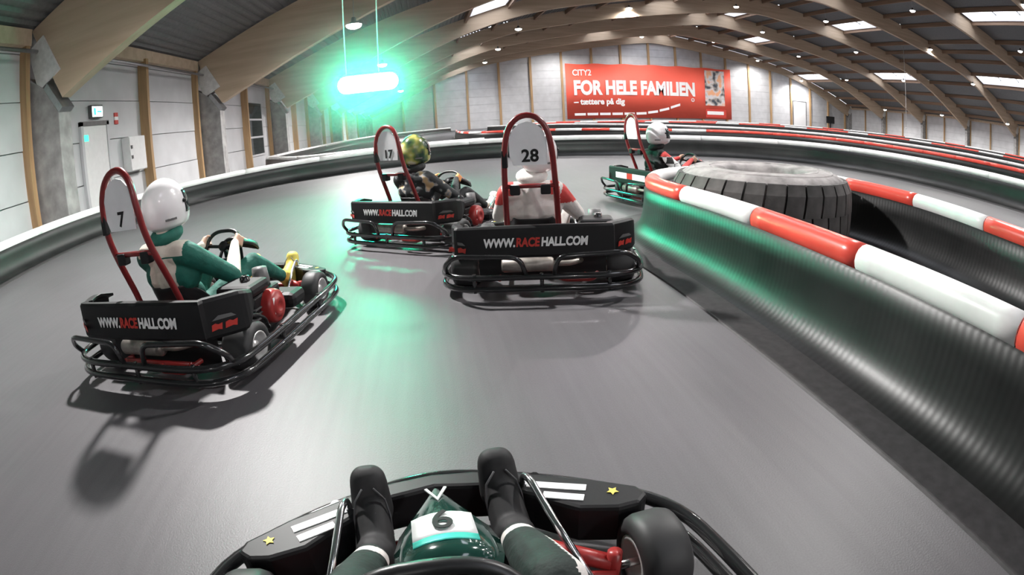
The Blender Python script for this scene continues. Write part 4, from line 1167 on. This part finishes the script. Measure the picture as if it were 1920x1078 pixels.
    for q in (-0.35, 0.0, 0.35):
        c_ = hd + hrot @ hp_(R(112), R(-20)+q*0.5, 1.004)
        n_ = (hrot @ hp_(R(112), R(-20)+q*0.5)).normalized()
        MB().obox(c_, n_*0.003, Vector((0,0,1)).cross(n_).normalized()*0.014, (0,0,0.006)).build('vent', 'frame_grey', he)
    if brace:
        MB().lathe([(0.075+0.045*math.cos(a), 0.040*math.sin(a)) for a in np.linspace(0, 2*math.pi, 13)[:-1]], (nk.x, nk.y+0.01, nk.z+0.012), (0,-0.25,1), 24, close=True).build('neck_brace', brace, p)
    return p
def rule7(c, i):
    i = i.copy()
    back = ((i == 0) | (i == 5)) & (c[:, 1] < 0.22+0.30*(0.62-c[:, 2])) & (np.abs(c[:, 0]-SX) < 0.115) & (c[:, 2] > 0.36) & (c[:, 2] < 0.64)
    i[back] = 6
    yoke = (i == 0) & (c[:, 2] > 0.655) & (np.abs(c[:, 0]-SX) < 0.20); i[yoke] = 6
    return i
driver('7', 'person in a green suit with cream back and bare hands, white helmet', 'suit_green', 'suit_cream', 'skin', 'helmet_white', 'shoe_yellow', 'suit_green', 0.02, rule7, ['suit_cream'], 0.009, -0.15, brace='suit_green')
def rule28(c, i):
    i = i.copy()
    ax = np.abs(c[:, 0]-SX)
    i[(i == 5) & (c[:, 2] > 0.56) & (ax > 0.20)] = 6
    i[(i == 0) & (c[:, 2] > 0.64) & (ax > 0.13) & (ax < 0.20)] = 6
    return i
driver('28', 'person in a white suit with red shoulder patches and white helmet', 'suit_white', 'suit_white', 'suit_white', 'helmet_white', 'shoe_black', 'suit_white', 0.0, rule28, ['suit_red'], 0.010, -0.35, brace='suit_white', hx=0.055)
driver('17', 'person in a black patched suit with orange gloves and green camouflage helmet', 'suit_patched', 'suit_black', 'glove_orange', 'helmet_camo', 'shoe_pale', 'suit_black', 0.0, None, None, 0.011, -0.2, brace='suit_black')
def rulefar(c, i):
    i = i.copy()
    i[(i == 5) & (c[:, 2] > 0.64)] = 7
    i[(i == 5) & (c[:, 2] <= 0.64)] = 6
    return i
driver('far', 'person in a black suit with checkered red-topped sleeves and white helmet', 'suit_black', 'suit_red', 'skin', 'helmet_white', 'shoe_pale', 'suit_black', 0.0, rulefar, ['checker_cloth', 'suit_red'], 0.011, -0.2, brace='suit_black')
def ruleown(c, i):
    i = i.copy()
    ank = (i == 4) & (c[:, 1] > 1.11) & (c[:, 1] < 1.155); i[ank] = 6
    st = (i == 4) & (c[:, 0] > 0.13) & (c[:, 1] > 0.55) & (c[:, 1] < 1.02) & ((c[:, 0]-0.18)*0.7 + (c[:, 2]-0.40+0.55*np.maximum(0, c[:, 1]-0.8))*0.7 > 0.030) & (c[:, 0] > 0.215); i[st] = 6
    return i
driver('own', 'person in black shoes and dark green trousers driving kart number 6', 'suit_dark_green', 'suit_dark_green', 'suit_black', 'helmet_white', 'shoe_black', 'suit_dark_green', 0.20, ruleown, ['suit_white'], 0.009, 0.0, 0.06, WC + OWN_WO)

# ------------------------------------------------------------------ lens glow imitated by added haze around the start light
def bloom():
    m = bpy.data.materials.new('bloom_scatter'); m.use_nodes = True; nt = m.node_tree; MATS['bloom_scatter'] = m
    for n in list(nt.nodes):
        if n.type != 'OUTPUT_MATERIAL': nt.nodes.remove(n)
    v = nt.nodes.new('ShaderNodeVolumeScatter'); v.inputs['Color'].default_value = (1, 1, 1, 1)
    tc = nt.nodes.new('ShaderNodeTexCoord'); mp = nt.nodes.new('ShaderNodeMapping'); mp.inputs['Scale'].default_value = (1/2.9, 1/2.4, 1/2.15)
    gr = nt.nodes.new('ShaderNodeTexGradient'); gr.gradient_type = 'QUADRATIC_SPHERE'
    mu = nt.nodes.new('ShaderNodeMath'); mu.operation = 'MULTIPLY'; mu.inputs[1].default_value = BLOOM_DENSITY
    L = nt.links.new
    L(tc.outputs['Object'], mp.inputs['Vector']); L(mp.outputs['Vector'], gr.inputs['Vector']); L(gr.outputs['Fac'], mu.inputs[0]); L(mu.outputs[0], v.inputs['Density'])
    L(v.outputs[0], nt.nodes['Material Output'].inputs['Volume'])
    o = MB().ell((0, 0, 0), (2.9, 2.4, 2.15), 32, 20).build('bloom', 'bloom_scatter')
    o.location = (gx_, gy_+0.1, gz_+0.1)
    tag(o, 'thin haze volume added to imitate the green lens glow around the hanging start light', 'bloom', kind='stuff')
bloom()

hc = empty('hanging_cable', (58.0, 47.8, 0)); tag(hc, 'thin pale cable hanging straight down from the roof over the far track', 'cable')
MB().tube([(0, 0, 1.75), (0, 0, deck(58.0)+0.03)], 0.035, 6).build('cord', 'bracket_paint', hc)
MB().lathe([(0,-0.12),(0.09,-0.10),(0.10,0.05),(0.04,0.14),(0,0.14)], (0, 0, 1.7), (0, 0, 1), 10).build('cord_end', 'bracket_paint', hc)
